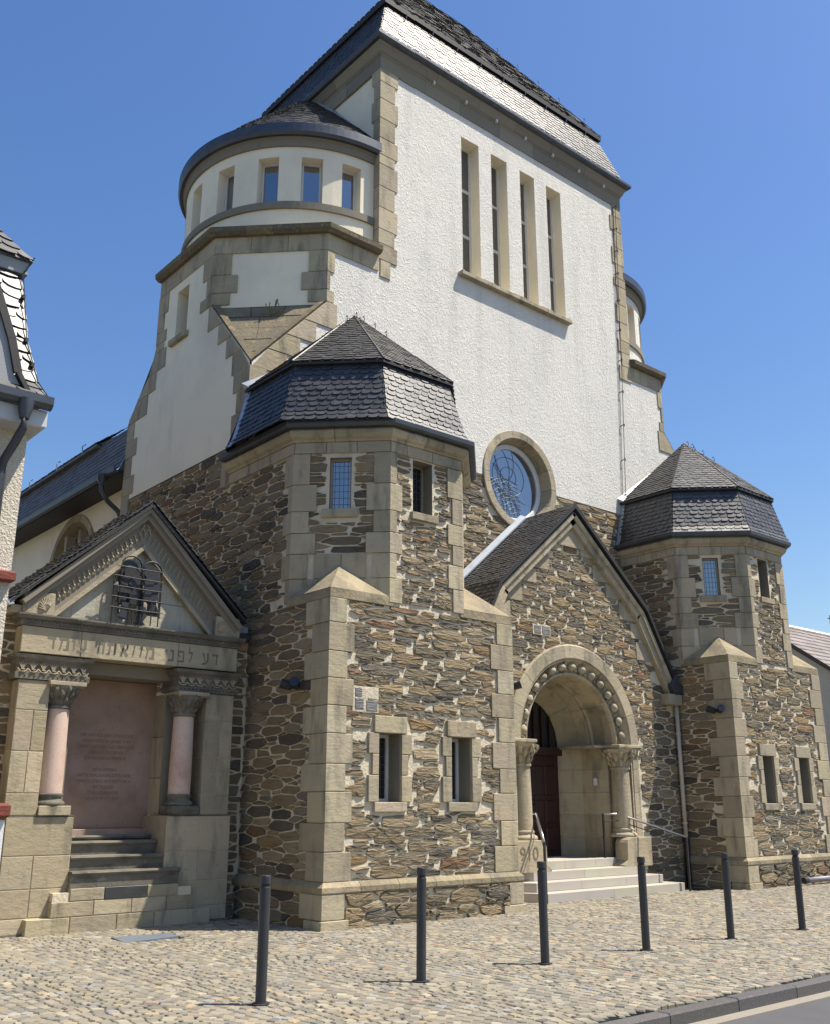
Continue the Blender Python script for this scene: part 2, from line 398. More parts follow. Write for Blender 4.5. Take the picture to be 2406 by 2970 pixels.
def stint(a=.2, warm=0):
    k = ru(1 - a, 1 + a); return (k, k * ru(.97, 1.02), k * ru(.93, 1.03))
def quoin(key, corner, d1, d2, w1, w2, z0, z1, proud=.036, n1=None, n2=None, ch=.008, back=.05):
    """block wrapping a vertical corner; d1,d2 unit plan directions away from the corner along each wall"""
    c = Vector((*corner, 0)); d1 = Vector((*d1, 0)).normalized(); d2 = Vector((*d2, 0)).normalized()
    n1 = Vector((d1.y, -d1.x, 0)); n1 = n1 if n1.dot(d2) < 0 else -n1
    n2 = Vector((d2.y, -d2.x, 0)); n2 = n2 if n2.dot(d1) < 0 else -n2
    co = c + (n1 + n2) * proud / (1 + n1.dot(n2)); ci = c - (n1 + n2) * back / (1 + n1.dot(n2))
    pl = [c + d1 * w1 - n1 * back, c + d1 * w1 + n1 * proud, co, c + d2 * w2 + n2 * proud, c + d2 * w2 - n2 * back, ci]
    pl = [(p.x, p.y) for p in pl]
    if area(pl) < 0: pl = pl[::-1]
    mb = MB(); g = .004; mb.prism(pl, z0 + g, z1 - g, stint(), ch); piece(key, mb, (w1 + w2) * (z1 - z0))
def slab(key, fr, u0, u1, v0, v1, d1=.036, d0=-.03, ch=.007, tint=None, poly=None):
    g = .004; mb = MB()
    P = poly or rect(u0 + g, u1 - g, v0 + g, v1 - g)
    if area(P) < 0: P = P[::-1]
    Q = inset(P, ch); n = len(P); V = [fr.p(a, b, d0) for a, b in P] + [fr.p(a, b, d1 - ch) for a, b in P] + [fr.p(a, b, d1) for a, b in Q]
    F = [tuple(2 * n + i for i in range(n))]
    for i in range(n):
        j = (i + 1) % n; F += [(i, j, n + j, n + i), (n + i, n + j, 2 * n + j, 2 * n + i)]
    mb.mesh(V, F, tint or stint()); 
    if key is None: return mb
    piece(key, mb, abs(area(P))); return mb

def slates(key, A, B, C, D, w=.20, e=.115, tn=(1, 1, 1), flip=1, th=.007, raise_=.014, bw=None):
    """overlapping round-cut slates on the planar facet A-B (eave) D-C (top)"""
    A, B, C, D = map(Vector, (A, B, C, D)); u = (B - A).normalized(); nn = u.cross((D - A)).normalized()
    v = nn.cross(u)
    def uv(p): d = p - A; return (d.dot(u), d.dot(v))
    poly = [uv(A), uv(B), uv(C), uv(D)]
    if area(poly) < 0: poly = poly[::-1]
    H = max(p[1] for p in poly); edges = []
    for i in range(4):
        p, q = poly[i], poly[(i + 1) % 4]; l = math.hypot(q[0] - p[0], q[1] - p[1])
        if l < 1e-4: continue
        a, b = (q[1] - p[1]) / l, -(q[0] - p[0]) / l; edges.append((a, b, a * p[0] + b * p[1]))
    umin = min(p[0] for p in poly); umax = max(p[0] for p in poly)
    for r in range(int(H / e) + 1):
        y = r * e; x = umin - w + (r % 2) * w * .5 + ru(-.02, .02)
        while x < umax + w:
            ww = w * ru(.82, 1.18); yy = y + ru(-.006, .006)
            S = [(x, yy + e * 1.25), (x, yy + e * .62), (x + ww * .10, yy + e * .30), (x + ww * .30, yy + e * .07), (x + ww * .62, yy), (x + ww, yy + e * .10), (x + ww, yy + e * 1.25)]
            if flip < 0: S = [(2 * x + ww - p[0], p[1]) for p in S][::-1]
            x += ww
            if area(S) < 0: S = S[::-1]
            P = S
            for ed in edges:
                P = clip(P, ed[0], ed[1], ed[2] + (.012 if ed[1] < -.9 else 0))
                if len(P) < 3: break
            if len(P) < 3 or abs(area(P)) < .0008: continue
            y0 = yy; k = ru(.72, 1.3); tt = tuple(c * k * ru(.96, 1.04) for c in tn)
            rz = raise_ * ru(.8, 1.5); sk = ru(-.012, .012); cx_ = cent(P)[0]
            def hgt(p): return .003 + rz * max(0, 1 - (p[1] - y0) / (e * 1.3)) + sk * (p[0] - cx_)
            top = [A + u * p[0] + v * p[1] + nn * (hgt(p) + th) for p in P]; bot = [A + u * p[0] + v * p[1] + nn * (hgt(p) - .004) for p in P]
            n = len(P); mb = MB(); F = [tuple(range(n))]
            for i in range(n):
                j = (i + 1) % n
                if P[i][1] < y0 + e * .9 or P[j][1] < y0 + e * .9: F.append((n + i, n + j, j, i))
            mb.mesh(top + bot, F, tt); piece(key, mb, abs(area(P)))
    return A, B, C, D
def facet_sheet(mb, *pts): mb.poly(pts)
def sweep(mb, line, prof, tint=(1, 1, 1), caps=True):
    """plan polyline (outside on the right-hand side when walking) swept with an (offset, z) profile"""
    n = len(line); offs = []
    for i in range(n):
        es = []
        if i > 0: es.append(norm2((line[i][0] - line[i - 1][0], line[i][1] - line[i - 1][1])))
        if i < n - 1: es.append(norm2((line[i + 1][0] - line[i][0], line[i + 1][1] - line[i][1])))
        ns = [(e[1], -e[0]) for e in es]
        if len(ns) == 1: offs.append(ns[0])
        else:
            k = 1 + ns[0][0] * ns[1][0] + ns[0][1] * ns[1][1]; offs.append(((ns[0][0] + ns[1][0]) / k, (ns[0][1] + ns[1][1]) / k))
    i0 = len(mb.v); m = len(prof)
    for (x, y), (ox, oy) in zip(line, offs):
        for (d, z) in prof: mb.v.append((x + ox * d, y + oy * d, z))
    for i in range(n - 1):
        for j in range(m - 1):
            a = i0 + i * m + j; mb.f.append((a, a + m, a + m + 1, a + 1)); mb.t.append(tint)
    if caps:
        mb.f.append(tuple(i0 + j for j in range(m))); mb.t.append(tint)
        mb.f.append(tuple(i0 + (n - 1) * m + j for j in reversed(range(m)))); mb.t.append(tint)
def course(key, line, prof, L=.65, dk=1.):
    """stone course: sweep cut into separate blocks"""
    for i in range(len(line) - 1):
        a, b = Vector((*line[i], 0)), Vector((*line[i + 1], 0)); l = (b - a).length; k = max(1, round(l / L))
        cuts = [0] + [(j + ru(-.15, .15)) / k for j in range(1, k)] + [1]
        full = MB()
        for j in range(k):
            mb = MB(); tmp = [line[i]] + [line[i + 1]]
            p0 = (line[i][0] + (line[i + 1][0] - line[i][0]) * cuts[j], line[i][1] + (line[i + 1][1] - line[i][1]) * cuts[j])
            p1 = (line[i][0] + (line[i + 1][0] - line[i][0]) * cuts[j + 1], line[i][1] + (line[i + 1][1] - line[i][1]) * cuts[j + 1])
            g = .004; e = norm2((p1[0] - p0[0], p1[1] - p0[1]))
            pts = []
            if j == 0 and i > 0: pts.append(('m', i))
            else: pts.append(('p', (p0[0] + e[0] * g, p0[1] + e[1] * g)))
            if j == k - 1 and i < len(line) - 2: pts.append(('m', i + 1))
            else: pts.append(('p', (p1[0] - e[0] * g, p1[1] - e[1] * g)))
            nrm = (e[1], -e[0]); i0 = 0; m = len(prof)
            for kind, q in pts:
                if kind == 'p': base = q; off = nrm
                else:
                    base = line[q]; e1 = norm2((line[q][0] - line[q - 1][0], line[q][1] - line[q - 1][1])); e2 = norm2((line[q + 1][0] - line[q][0], line[q + 1][1] - line[q][1]))
                    n1, n2 = (e1[1], -e1[0]), (e2[1], -e2[0]); kk = 1 + n1[0] * n2[0] + n1[1] * n2[1]; off = ((n1[0] + n2[0]) / kk, (n1[1] + n2[1]) / kk)
                for (d, z) in prof: mb.v.append((base[0] + off[0] * d, base[1] + off[1] * d, z))
            t = tuple(dk * c for c in stint())
            for jj in range(m - 1): mb.f.append((jj, jj + m, jj + m + 1, jj + 1)); mb.t.append(t)
            mb.f.append(tuple(range(m))); mb.t.append(t); mb.f.append(tuple(m + q for q in reversed(range(m)))); mb.t.append(t)
            piece(key, mb, l / k * abs(prof[-1][1] - prof[0][1]))
def window(root, fr, u0, u1, v0, v1, d, glass='sky_glass', fm='wood_frame', nx=0, ny=0, lead='lead_came', splits=(), fw=.035):
    """pane (part) > frame, leading; set d behind the wall face"""
    g = MB(); g.poly([fr.p(a, b, -d) for a, b in rect(u0 + fw * .5, u1 - fw * .5, v0 + fw * .5, v1 - fw * .5)])
    w_ = part('window', g, glass, root)
    f = MB()
    def b(a0, a1, b0, b1, t=.03): 
        P = rect(a0, a1, b0, b1); V = [fr.p(x, y, -d - .01) for x, y in P] + [fr.p(x, y, -d + t) for x, y in P]
        f.mesh(V, [(4, 5, 6, 7), (0, 1, 5, 4), (1, 2, 6, 5), (2, 3, 7, 6), (3, 0, 4, 7)])
    b(u0, u0 + fw, v0, v1); b(u1 - fw, u1, v0, v1); b(u0 + fw, u1 - fw, v0, v0 + fw); b(u0 + fw, u1 - fw, v1 - fw, v1)
    for s in splits: b(u0 + fw, u1 - fw, s - fw * .7, s + fw * .7, .028)
    part('frame', f, fm, w_)
    if nx:
        l = MB(); t = .006
        for i in range(1, nx):
            x = u0 + (u1 - u0) * i / nx; l.bar(fr.p(x, v0 + fw, -d + .004), fr.p(x, v1 - fw, -d + .004), t, t)
        for i in range(1, ny):
            y = v0 + (v1 - v0) * i / ny; l.bar(fr.p(u0 + fw, y, -d + .005), fr.p(u1 - fw, y, -d + .005), t, t)
        part('leading', l, lead, w_)
    return w_
def arc_piece(key, fr, cu, cv, prof, a0, a1, seg, gap=.004, tint=None, caps=True):
    """voussoir: profile of (radius, proud) swept round an arc in a wall plane"""
    mb = MB(); m = len(prof); R = prof[0][0]; g = gap / max(R, .3)
    for k in range(seg + 1):
        t = a0 + g + (a1 - a0 - 2 * g) * k / seg
        for r, d in prof: mb.v.append(tuple(fr.p(cu + r * math.cos(t), cv + r * math.sin(t), d)))
    tn = tint or stint()
    for k in range(seg):
        for j in range(m - 1):
            a = k * m + j; mb.f.append((a, a + 1, a + m + 1, a + m)); mb.t.append(tn)
    if caps:
        mb.f.append(tuple(range(m))); mb.t.append(tn); mb.f.append(tuple(seg * m + j for j in reversed(range(m)))); mb.t.append(tn)
    if key is None: return mb
    piece(key, mb, abs(a1 - a0) * R * .3); return mb

# ================================================================ SYNAGOGUE
CX = 15.3
def mx(x): return 2 * CX - x
SY = thing('synagogue', 'former synagogue with white rendered tower, slate roofs and rubble stone corner turrets', 'synagogue', (15.3, 14.25, 0))
XL, YF, YM, YP = 8.27, 11.6, 14.25, 13.0
TW = MB()       # mortar backing
RC = MB()       # roughcast
SM = MB()       # smooth reveals
CH = 1.0993     # octagon chamfer
def turret(dx, right):
    x0, x1 = XL + dx, 11.98 + dx; xa, xb = x0 + CH, x1 - CH; ya = YF + CH
    FA = front(YF); DG = diagf(x0, ya); SD = side(x0)
    DL = CH * math.sqrt(2)
    win = [(9.18 + dx, 9.60 + dx, 1.65, 2.63), (10.60 + dx, 11.02 + dx, 1.65, 2.63)]
    if right: win = [(19.55, 19.98, 1.65, 2.62), (21.03, 21.45, 1.65, 2.62)]
    # backing walls
    wall(TW, FA, [rect(x0, x1, .4, 4.6)], win, .32, reveal=SM2)
    wall(TW, FA, [rect(xa, xb, 4.6, 7.3)], [(9.85 + dx, 10.25 + dx, 6.15, 7.05)], .3, reveal=SM2)
    wall(TW, DG, [rect(0, DL, 4.5, 7.3)], [(.58, .935, 6.13, 7.0)], .14, reveal=SM2)
    yq = 14.0 if not right else 14.25; TW.poly([(x0, YF, .4), (x0, YF, 4.6), (x0, yq, 4.6), (x0, yq, .4)]); TW.poly([(x0, ya, 4.6), (x0, ya, 7.3), (x0, yq, 7.3), (x0, yq, 4.6)])
    TW.poly([(x1, YF, 0), (x1, YF, 4.6), (x1, 14.3, 4.6), (x1, 14.3, 0)]); TW.poly([(x1, ya, 4.6), (x1, ya, 7.3), (x1, 14.3, 7.3), (x1, 14.3, 4.6)])
    TW.poly([(xb, YF, 4.6), (x1, ya, 4.6), (x1, ya, 7.3), (xb, YF, 7.3)])
    TW.poly([(x0, YF, 4.6), (x1, YF, 4.6), (x1, 14.3, 4.6), (x0, 14.3, 4.6)])
    # plinth backing
    TW.box(x0 - .05, x1 + .05, YF - .05, 14.3, -.2, .452)
    # string course above the plinth
    ln = [(x0, 13.9 if not right else 12.95), (x0, YF), (x1, YF), (x1, 12.9)]
    course('capstone' , ln, [(-.03, .452), (.085, .452), (.095, .47), (.095, .535), (.035, .60), (-.03, .60)], .62)
    # broach caps on both front corners
    for s in (-1, 1):
        xc = x0 if s < 0 else x1; k = -s
        e = .03
        a = (xc - k * e, YF - e); b = (xc + k * (CH + .05), YF - e); c = (xc - k * e, ya + .05)
        pl = [a, b, c] if k > 0 else [b, a, c]
        if area(pl) < 0: pl = pl[::-1]
        m = MB(); m.prism(pl, 4.545, 4.69, stint(.08), .008)
        piece('capstone', m, 1.)
        ap = (xc + k * CH * .5, YF + CH * .5, 5.22); m = MB()
        A, B, C_ = (*a, 4.69), (*b, 4.69), (*c, 4.69); q = ((Vector(A) * .5 + Vector(B) * .5))
        for P in ((A, B, ap), (C_, A, ap), (B, C_, ap)):
            P = [Vector(p) for p in P]; 
            m1, m2, m3 = [(P[i] + P[(i + 1) % 3]) / 2 + Vector((ru(-.008, .008),) * 3) for i in range(3)]
            for t in ((P[0], m1, m3), (m1, P[1], m2), (m3, m2, P[2]), (m1, m2, m3)): m.poly(t, stint(.1))
        piece('capstone', m, 2.)
    # corner quoins of the square pier
    zs = [.60, .99, 1.37, 1.79, 2.17, 2.59, 2.98, 3.37, 3.76, 4.18, 4.545]
    for i in range(len(zs) - 1):
        wl = .42 if i % 2 == 0 else .30
        if i == len(zs) - 1 - 1: wl = .27
        s2 = .58 if i % 2 == 1 else .40
        quoin('quoin', (x0, YF), (1, 0), (0, 1), wl, s2, zs[i], zs[i + 1])
        wr = .48 if i % 2 == 0 else .33
        quoin('quoin', (x1, YF), (-1, 0), (0, 1), wr, .4, zs[i], zs[i + 1])
    for xx, sg, ww in ((x0, 1, (.34, .40)), (x1, -1, (.27, .42))):
        c = (xx - sg * .05, YF - .05)
        quoin('quoin', c, (sg, 0), (0, 1), ww[0], .5, .12, .452); quoin('quoin', c, (sg, 0), (0, 1), ww[1], .35, -.1, .12, proud=.06)
    # octagon quoins
    k = math.sqrt(.5)
    zo = [4.60, 4.99, 5.39, 5.73, 6.09, 6.54, 7.07]
    for i in range(6):
        a = .12 if i % 2 else .23; b = .25 if i % 2 else .37
        quoin('quoin', (xa, YF), (1, 0), (-k, k), a, b, zo[i], zo[i + 1])
        a = .26 if i % 2 else .38
        quoin('quoin', (x0, ya), (k, -k), (0, 1), a, .10 + .12 * (i % 2), zo[i], zo[i + 1])
        a = .31 if i % 2 else .21
        quoin('quoin', (xb, YF), (-1, 0), (k, k), a, .2, zo[i], zo[i + 1])
    # plain ashlar zone at the foot of the slanted face
    for (a, b, z0, z1) in ((.37, 1.19, 4.99, 5.39), (.37, 1.19, 4.62, 4.99)):
        m_ = (a + b) / 2 + ru(-.15, .15); slab('quoin', DG, a, m_, z0, z1); slab('quoin', DG, m_, b, z0, z1)
    # frieze
    for (a, b) in ((0.0, .52), (.52, 1.02), (1.02, DL)): slab('quoin', DG, a, b, 7.07, 7.26)
    for (a, b) in ((xa, xa + .33), (xa + .33, xa + .86), (xa + .86, xb)): slab('quoin', FA, a, b, 7.07, 7.26)
    yend = 14.78 if not right else 14.24
    n_ = 3; 
    for i in range(n_): slab('quoin', SD, ya + (yend - ya) * i / n_, ya + (yend - ya) * (i + 1) / n_, 7.07, 7.26)
    ln = [(x0, yend), (x0, ya), (xa, YF), (xb, YF), (x1, ya), (x1, 14.24)]
    course('mould', ln, [(-.03, 7.26), (.05, 7.26), (.06, 7.29), (.115, 7.32), (.15, 7.37), (.155, 7.42), (.12, 7.47), (-.03, 7.47)], .75)
    if not right: slab('quoin', SD, 14.78, 14.96, 7.02, 7.55, .10)
    # window dressings on the pier
    for (a, b, c, d) in win:
        slab('quoin', FA, a - .10, b + .11, d, d + .25, .05); slab('quoin', FA, a - .09, b + .11, c - .14, c, .05, -.3)
        zz = [c, 2.02, 2.33, d] if False else [c, c + .38, c + .68, d]
        for i in range(3):
            e_ = .20 if i != 1 else .13
            slab('quoin', FA, a - e_, a, zz[i], zz[i + 1], .042); slab('quoin', FA, b, b + e_ + .01, zz[i], zz[i + 1], .042)
    if not right or True:
        for (a, b, c, d) in win: window(SY, FA, a + .02, b, c, d, .30, 'dark_glass', 'white_frame', 3, 9, 'dark_lead', fw=.05)
    # octagon windows
    slab('quoin', FA, 9.79 + dx, 10.35 + dx, 6.02, 6.15, .06, -.25); window(SY, FA, 9.85 + dx, 10.25 + dx, 6.15, 7.05, .26, 'dark_glass', 'wood_frame', 3, 8, 'dark_lead')
    slab('quoin', DG, .47, 1.05, 5.98, 6.13, .055, -.15); window(SY, DG, .58, .935, 6.13, 7.0, .12, 'sky_glass', 'wood_frame', 5, 8)
    # rubble
    h = [(a - .2, b + .21, c, d) for a, b, c, d in win] + [(a - .1, b + .11, c - .14, d + .25) for a, b, c, d in win]
    zq = [(x0, x0 + .26, 0, 9), (x1 - .28, x1, 0, 9)]
    rubble('rubble', FA, (x0, x1, .60, 4.56), holes=h + zq, rmin=.045, rmax=.12, an=2.2)
    rubble('rubble', front(YF - .05), (x0 + .28, x1 - .2, -.03, .45), rmin=.06, rmax=.13, an=1.7, proud=.05)
    rubble('rubble', FA, (xa, xb, 4.62, 7.07), holes=[(9.83 + dx, 10.27 + dx, 6.0, 7.1), (xa, xa + .1, 0, 9), (xb - .2, xb, 0, 9), (9.79 + dx, 10.35 + dx, 6.02, 6.15)], rmin=.036, rmax=.085, an=2.2)
    rubble('rubble', DG, (.18, 1.36, 5.40, 7.07), holes=[(.56, .955, 5.98, 7.1), (.47, 1.05, 5.98, 6.13)], rmin=.04, rmax=.10, an=2.6)
    ye = 13.9 if not right else 13.0
    rubble('rubble', SD, (YF, ye if right else 13.87, .60, 4.56), holes=[(YF, YF + .33, 0, 9)], rmin=.05, rmax=.11, an=2.2)
    rubble('rubble', side(x0 - .05), (YF + .3, ye if right else 13.87, -.03, .45), rmin=.06, rmax=.12, an=1.8)
    if right: rubble('rubble', SD, (12.7, 14.25, 4.56, 7.07), holes=[(12.7, 12.78, 0, 9)], rmin=.04, rmax=.10, an=2.3)
    # ---- roof
    cx, cy = 10.0 + dx, 13.47
    if right: cx = 20.52
    def octp(ap, z, i): 
        a = math.radians(-112.5 + 45 * i); R = ap / math.cos(math.pi / 8); return Vector((cx + R * math.cos(a), cy + R * math.sin(a), z))
    apex = Vector((cx - .03, cy, 10.47))
    prof = [(2.10, 7.53), (2.01, 7.72), (1.75, 8.70)]
    sh = MB()
    for i in (-2, -1, 0, 1):       # facets: W, SW, S, SE ; index i spans corner i..i+1
        for (a0, z0), (a1, z1) in zip(prof[:-1], prof[1:]):
            A, B, C_, D = octp(a0, z0, i), octp(a0, z0, i + 1), octp(a1, z1, i + 1), octp(a1, z1, i)
            sh.poly((A, B, C_, D)); slates('slate_l' if True else '', A, B, C_, D, .17, .105, flip=-1)
        A, B = octp(1.84, 8.69, i), octp(1.84, 8.69, i + 1)
        sh.poly((A, B, apex)); slates('slate_u', A, B, apex, apex, .19, .11, flip=-1, tn=(1.9, 1.75, 1.5))
    for i in (-3, 2):
        A, B, C_, D = octp(2.1, 7.53, i), octp(2.1, 7.53, i + 1), octp(1.75, 8.7, i + 1), octp(1.75, 8.7, i)
        sh.poly((A, B, C_, D)); 
    # rear facets cut by the tower wall
    A = octp(1.84, 8.69, -2); hip = apex + (octp(1.84, 8.69, -3) - apex) * ((YM - .01 - cy) / (octp(1.84, 8.69, -3).y - cy))
    A2 = Vector((A.x - .0, YM - .01, 8.69)); sh.poly((A2, A, apex, hip)); slates('slate_u', A2, A, apex, hip, .19, .11, flip=-1, tn=(1.9, 1.75, 1.5))
    B = octp(1.84, 8.69, 3); sh.poly((octp(1.84, 8.69, 2), B, apex)); sh.poly((hip, apex, B))
    part('roof_boarding', sh, 'slate', SY)
    brk = MB()
    for i in (-2, -1, 0, 1): 
        brk.poly((octp(1.84, 8.685, i), octp(1.84, 8.685, i + 1), octp(1.84, 8.64, i + 1), octp(1.84, 8.64, i)))
        brk.poly((octp(1.84, 8.64, i), octp(1.84, 8.64, i + 1), octp(1.74, 8.66, i + 1), octp(1.74, 8.66, i)))
    part('roof_break', brk, 'dark_board', SY)
    hp = MB()
    for i in (-1, 0, 1, 2):
        hp.tube([octp(1.85, 8.71, i), apex + Vector((0, 0, .015))], .018, 6)
    part('hip_ridge', hp, 'slate', SY)
    fl = MB(); w1 = Vector((-.11, 0, .07)); o_ = Vector((0, -.02, .02))
    P0 = Vector((A.x - .02, YM - .04, 8.69)); P1 = Vector((hip.x, YM - .04, hip.z))
    d_ = (P1 - P0).normalized(); n_ = Vector((-d_.z, 0, d_.x))
    fl.mesh([P0, P1, P1 + n_ * .12, P0 + n_ * .12, P0 + Vector((0, -.12, 0)), P1 + Vector((0, -.12, 0)), P1 + n_ * .03 + Vector((0, -.12, 0)), P0 + n_ * .03 + Vector((0, -.12, 0))],
            [(0, 1, 2, 3), (4, 5, 6, 7), (7, 6, 2, 3), (0, 4, 7, 3)])
    q = [octp(a, z, -2) for a, z in prof]
    for a, b in zip(q[:-1], q[1:]):
        fl.poly([(a.x - .03, YM - .03, a.z), (b.x - .03, YM - .03, b.z), (b.x - .02, YM - .14, b.z), (a.x - .02, YM - .14, a.z)])
    part('flashing', fl, 'lead_flashing', SY)
    # gutter
    g = MB(); ln = [(x0, yend - .02), (x0, ya), (xa, YF), (xb, YF), (x1, ya), (x1, 14.24)]
    sweep(g, ln, [(.10, 7.47), (.17, 7.455), (.22, 7.46), (.255, 7.49), (.265, 7.56), (.25, 7.56), (.24, 7.50), (.2, 7.48), (.12, 7.49)])
    part('gutter', g, 'zinc', SY)
    hk = MB()
    for i, t in ((0, .93), (0, .8), (1, .9), (1, .78), (1, .66), (-1, .86)):
        b = octp(1.84, 8.7, i) * (1 - t) + apex * t
        hk.tube([b + Vector((0, -.02, 0)), b + Vector((0, -.05, .06)), b + Vector((.01, -.02, .13)), b + Vector((.03, .03, .12))], .009, 5)
    part('roof_hook', hk, 'iron', SY)
SM2 = MB()
turret(0, False); turret(18.62 - 8.27, True)
parts_loose('reveal', SM2, 'grey_sandstone', SY)  # dark stone puts soot and the shade of the recesses into the colour

# ---- left side wall (stone base, render above), corner stage with broach
SD = side(XL)
rubble('rubble', SD, (12.7, 19.32, 3.6, 7.80), holes=[(12.6, 13.2, 0, 4.57), (12.0, 14.79, 7.07, 9), (14.78, 14.97, 7.02, 7.6), (12.6, 12.80, 0, 9)], rmin=.04, rmax=.11, an=2.0)
TW.poly([(XL, 14, 0), (XL, 14, 7.8), (XL, 19.32, 7.8), (XL, 19.32, 0)])
YB1, YB2, YR = 15.85, 18.2, 19.32        # chamfer start, rear chamfer, rear end
for s in (1, -1):
    X = (lambda x: x) if s > 0 else mx
    o = MB() if False else SM
    fr_ = Frame((X(XL - .03), 0, 0), (0, 1, 0), (0, 0, 1), (-s, 0, 0))
    P1 = [(14.25, 7.8), (YR, 7.8), (YR, 9.7), (YB2 + .15, 10.5), (YB2, 11.05), (YB1, 11.05), (14.25, 9.3)]
    wall(SIDEW := MB(), fr_, [P1, rect(YB1, YB2, 11.05, 12.3)], [(16.87, 17.37, 10.89, 12.0)], .28)
    part('rendered_wall', SIDEW, 'bounce_tinted_render', SY)
    # rear faces
    BK = MB()
    BK.poly([(X(XL), YR, 0), (X(XL), YR, 9.7), (X(11.17), YR + .7, 9.7), (X(11.17), YR + .7, 0)])
    BK.poly([(X(XL), YB2, 12.3), (X(XL), YB2, 11.05), (X(XL), YR, 9.7), (X(9.9), 20, 11.05), (X(9.9), 20, 12.3)])
    BK.poly([(X(9.9), 20, 9.0), (X(9.9), 20, 12.6), (X(11.2), 20, 12.6), (X(11.2), 20, 9)])
    if s < 0: BK.poly([(X(XL), 14, 0), (X(XL), 14, 8), (X(XL), YR, 8), (X(XL), YR, 0)])
    part('rear_wall', BK, 'bounce_tinted_render', SY)
    # slanted blank panel between front and side
    k = math.sqrt(.5); DG = Frame((X(XL), YB1, 0), (s * k, -k, 0), (0, 0, 1), (-s * k, -k, 0)); DL = 1.6 * math.sqrt(2)
    wall(pn := MB(), DG, [rect(0, DL, 11.0, 12.3)], [], d0=.02); part('rendered_panel', pn, 'bounce_tinted_render', SY)
    # broach: steep triangular weathering
    A, B, C_ = Vector((X(XL), YB1, 11.06)), Vector((X(XL + 1.6), YM, 11.06)), Vector((X(XL), YM, 9.28))
    kx = 5
    for r in range(kx):
        t0, t1 = r / kx, (r + 1) / kx - .012
        a0, b0 = C_ + (A - C_) * t0, C_ + (B - C_) * t0; a1, b1 = C_ + (A - C_) * t1, C_ + (B - C_) * t1
        cuts = [0, 1] if r < 2 else ([0, .5 + ru(-.1, .1), 1] if r < 4 else [0, .34, .66, 1])
        for c0, c1 in zip(cuts[:-1], cuts[1:]):
            c1 -= .008; m = MB(); n = (B - C_).cross(A - C_).normalized(); n = n if n.y < 0 else -n
            q = [a0.lerp(b0, c0), a0.lerp(b0, c1), a1.lerp(b1, c1), a1.lerp(b1, c0)]; h = -.03 + ru(0, .012)
            m.mesh([p + n * h for p in q] + [p - n * .1 for p in q], [(0, 1, 2, 3), (0, 1, 5, 4), (1, 2, 6, 5), (2, 3, 7, 6), (3, 0, 4, 7)], tuple(.62 * c for c in stint(.12))); piece('capstone', m, .6)
    m = MB(); n = n
    for (p, q) in ((C_, A), (C_, B)):
        e = ((A + B) / 2 - (p + q) / 2).normalized() * .14
        m.mesh([p - n * .1, q - n * .1, q + n * .05, p + n * .05, p + e - n * .1, q + e - n * .1, q + e + n * .035, p + e + n * .035], [(3, 2, 6, 7), (0, 1, 2, 3), (4, 5, 6, 7)], (.5, .48, .45))
    part('broach_rim', m, 'weathered_sandstone', SY)
    # quoins of the stage
    e1 = (s, 0); ed = (-s * k, k); eu = (s * k, -k)
    z3 = [11.05, 11.32, 11.72, 12.2]
    for i in range(3):
        quoin('quoin', (X(9.87), YM), e1, ed, (.12, .02, .12)[i] + .03, (.36, .5, .36)[i], z3[i], z3[i + 1], proud=.05)
        quoin('quoin', (X(XL), YB1), eu, (0, 1), (.34, .48, .34)[i], (.45, .22, .4)[i], z3[i], z3[i + 1], proud=.05)
        quoin('quoin', (X(XL), YB2), (0, -1), (s * k, k), (.42, .28, .42)[i], .3, z3[i], z3[i + 1], proud=.05)
    FR = Frame((0, YM, 0), (1, 0, 0), (0, 0, 1), (0, -1, 0))
    # stepped blocks beside the broach, front face
    for (za, zb, w_) in ((10.5, 11.05, .30), (10.06, 10.48, .32), (9.64, 10.04, .36), (9.2, 9.62, .45)):
        def xr(z): return XL + max(0, (z - 9.28)) / (11.06 - 9.28) * 1.6
        pl = [(xr(za), za), (xr(za) + w_ + (xr(zb) - xr(za)) * .9, za), (xr(za) + w_ + (xr(zb) - xr(za)) * .9, zb), (xr(zb), zb)]
        pl = [(X(a), b) for a, b in pl]; slab('quoin', FR, 0, 0, 0, 0, .05, -.03, poly=pl)
        def yr(z): return YM + max(0, (z - 9.28)) / (11.06 - 9.28) * 1.6
        pl = [(yr(za), za), (yr(za) + w_ + (yr(zb) - yr(za)) * .55, za), (yr(za) + w_ + (yr(zb) - yr(za)) * .55, zb), (yr(zb), zb)]
        slab('quoin', Frame((X(XL), 0, 0), (0, 1, 0), (0, 0, 1), (-s, 0, 0)), 0, 0, 0, 0, .05, -.03, poly=pl)
    if s > 0:
        for i, z in enumerate((7.55, 7.97, 8.38, 8.80)): 
            w_ = .52 if i % 2 else .38
            quoin('quoin', (XL, YM), (0, 1), (1, 0), w_, .3, z, z + .41, proud=.05)
    # rear stepped quoins following the outline
    FS = Frame((X(XL), 0, 0), (0, 1, 0), (0, 0, 1), (-s, 0, 0))
    out = [(7.0, YR), (9.7, YR), (10.5, YB2 + .15), (11.05, YB2)]
    def yo(z):
        for (za, ya_), (zb, yb_) in zip(out[:-1], out[1:]):
            if za <= z <= zb: return ya_ + (yb_ - ya_) * (z - za) / (zb - za)
        return YR if z < 9 else YB2
    zz = 4.4; i = 0
    while zz < 10.9:
        zb = min(zz + ru(.40, .46), 11.05); w_ = .34 if i % 2 else .52
        slab('quoin', FS, 0, 0, 0, 0, .05, -.05, poly=[(min(yo(zz), yo(zb)) - w_, zz + .004), (yo(zz), zz + .004), (yo(zb), zb - .004), (min(yo(zz), yo(zb)) - w_, zb - .004)]); zz = zb; i += 1
    slab('quoin', FS, 16.76, 17.50, 10.76, 10.89, .12, -.25)
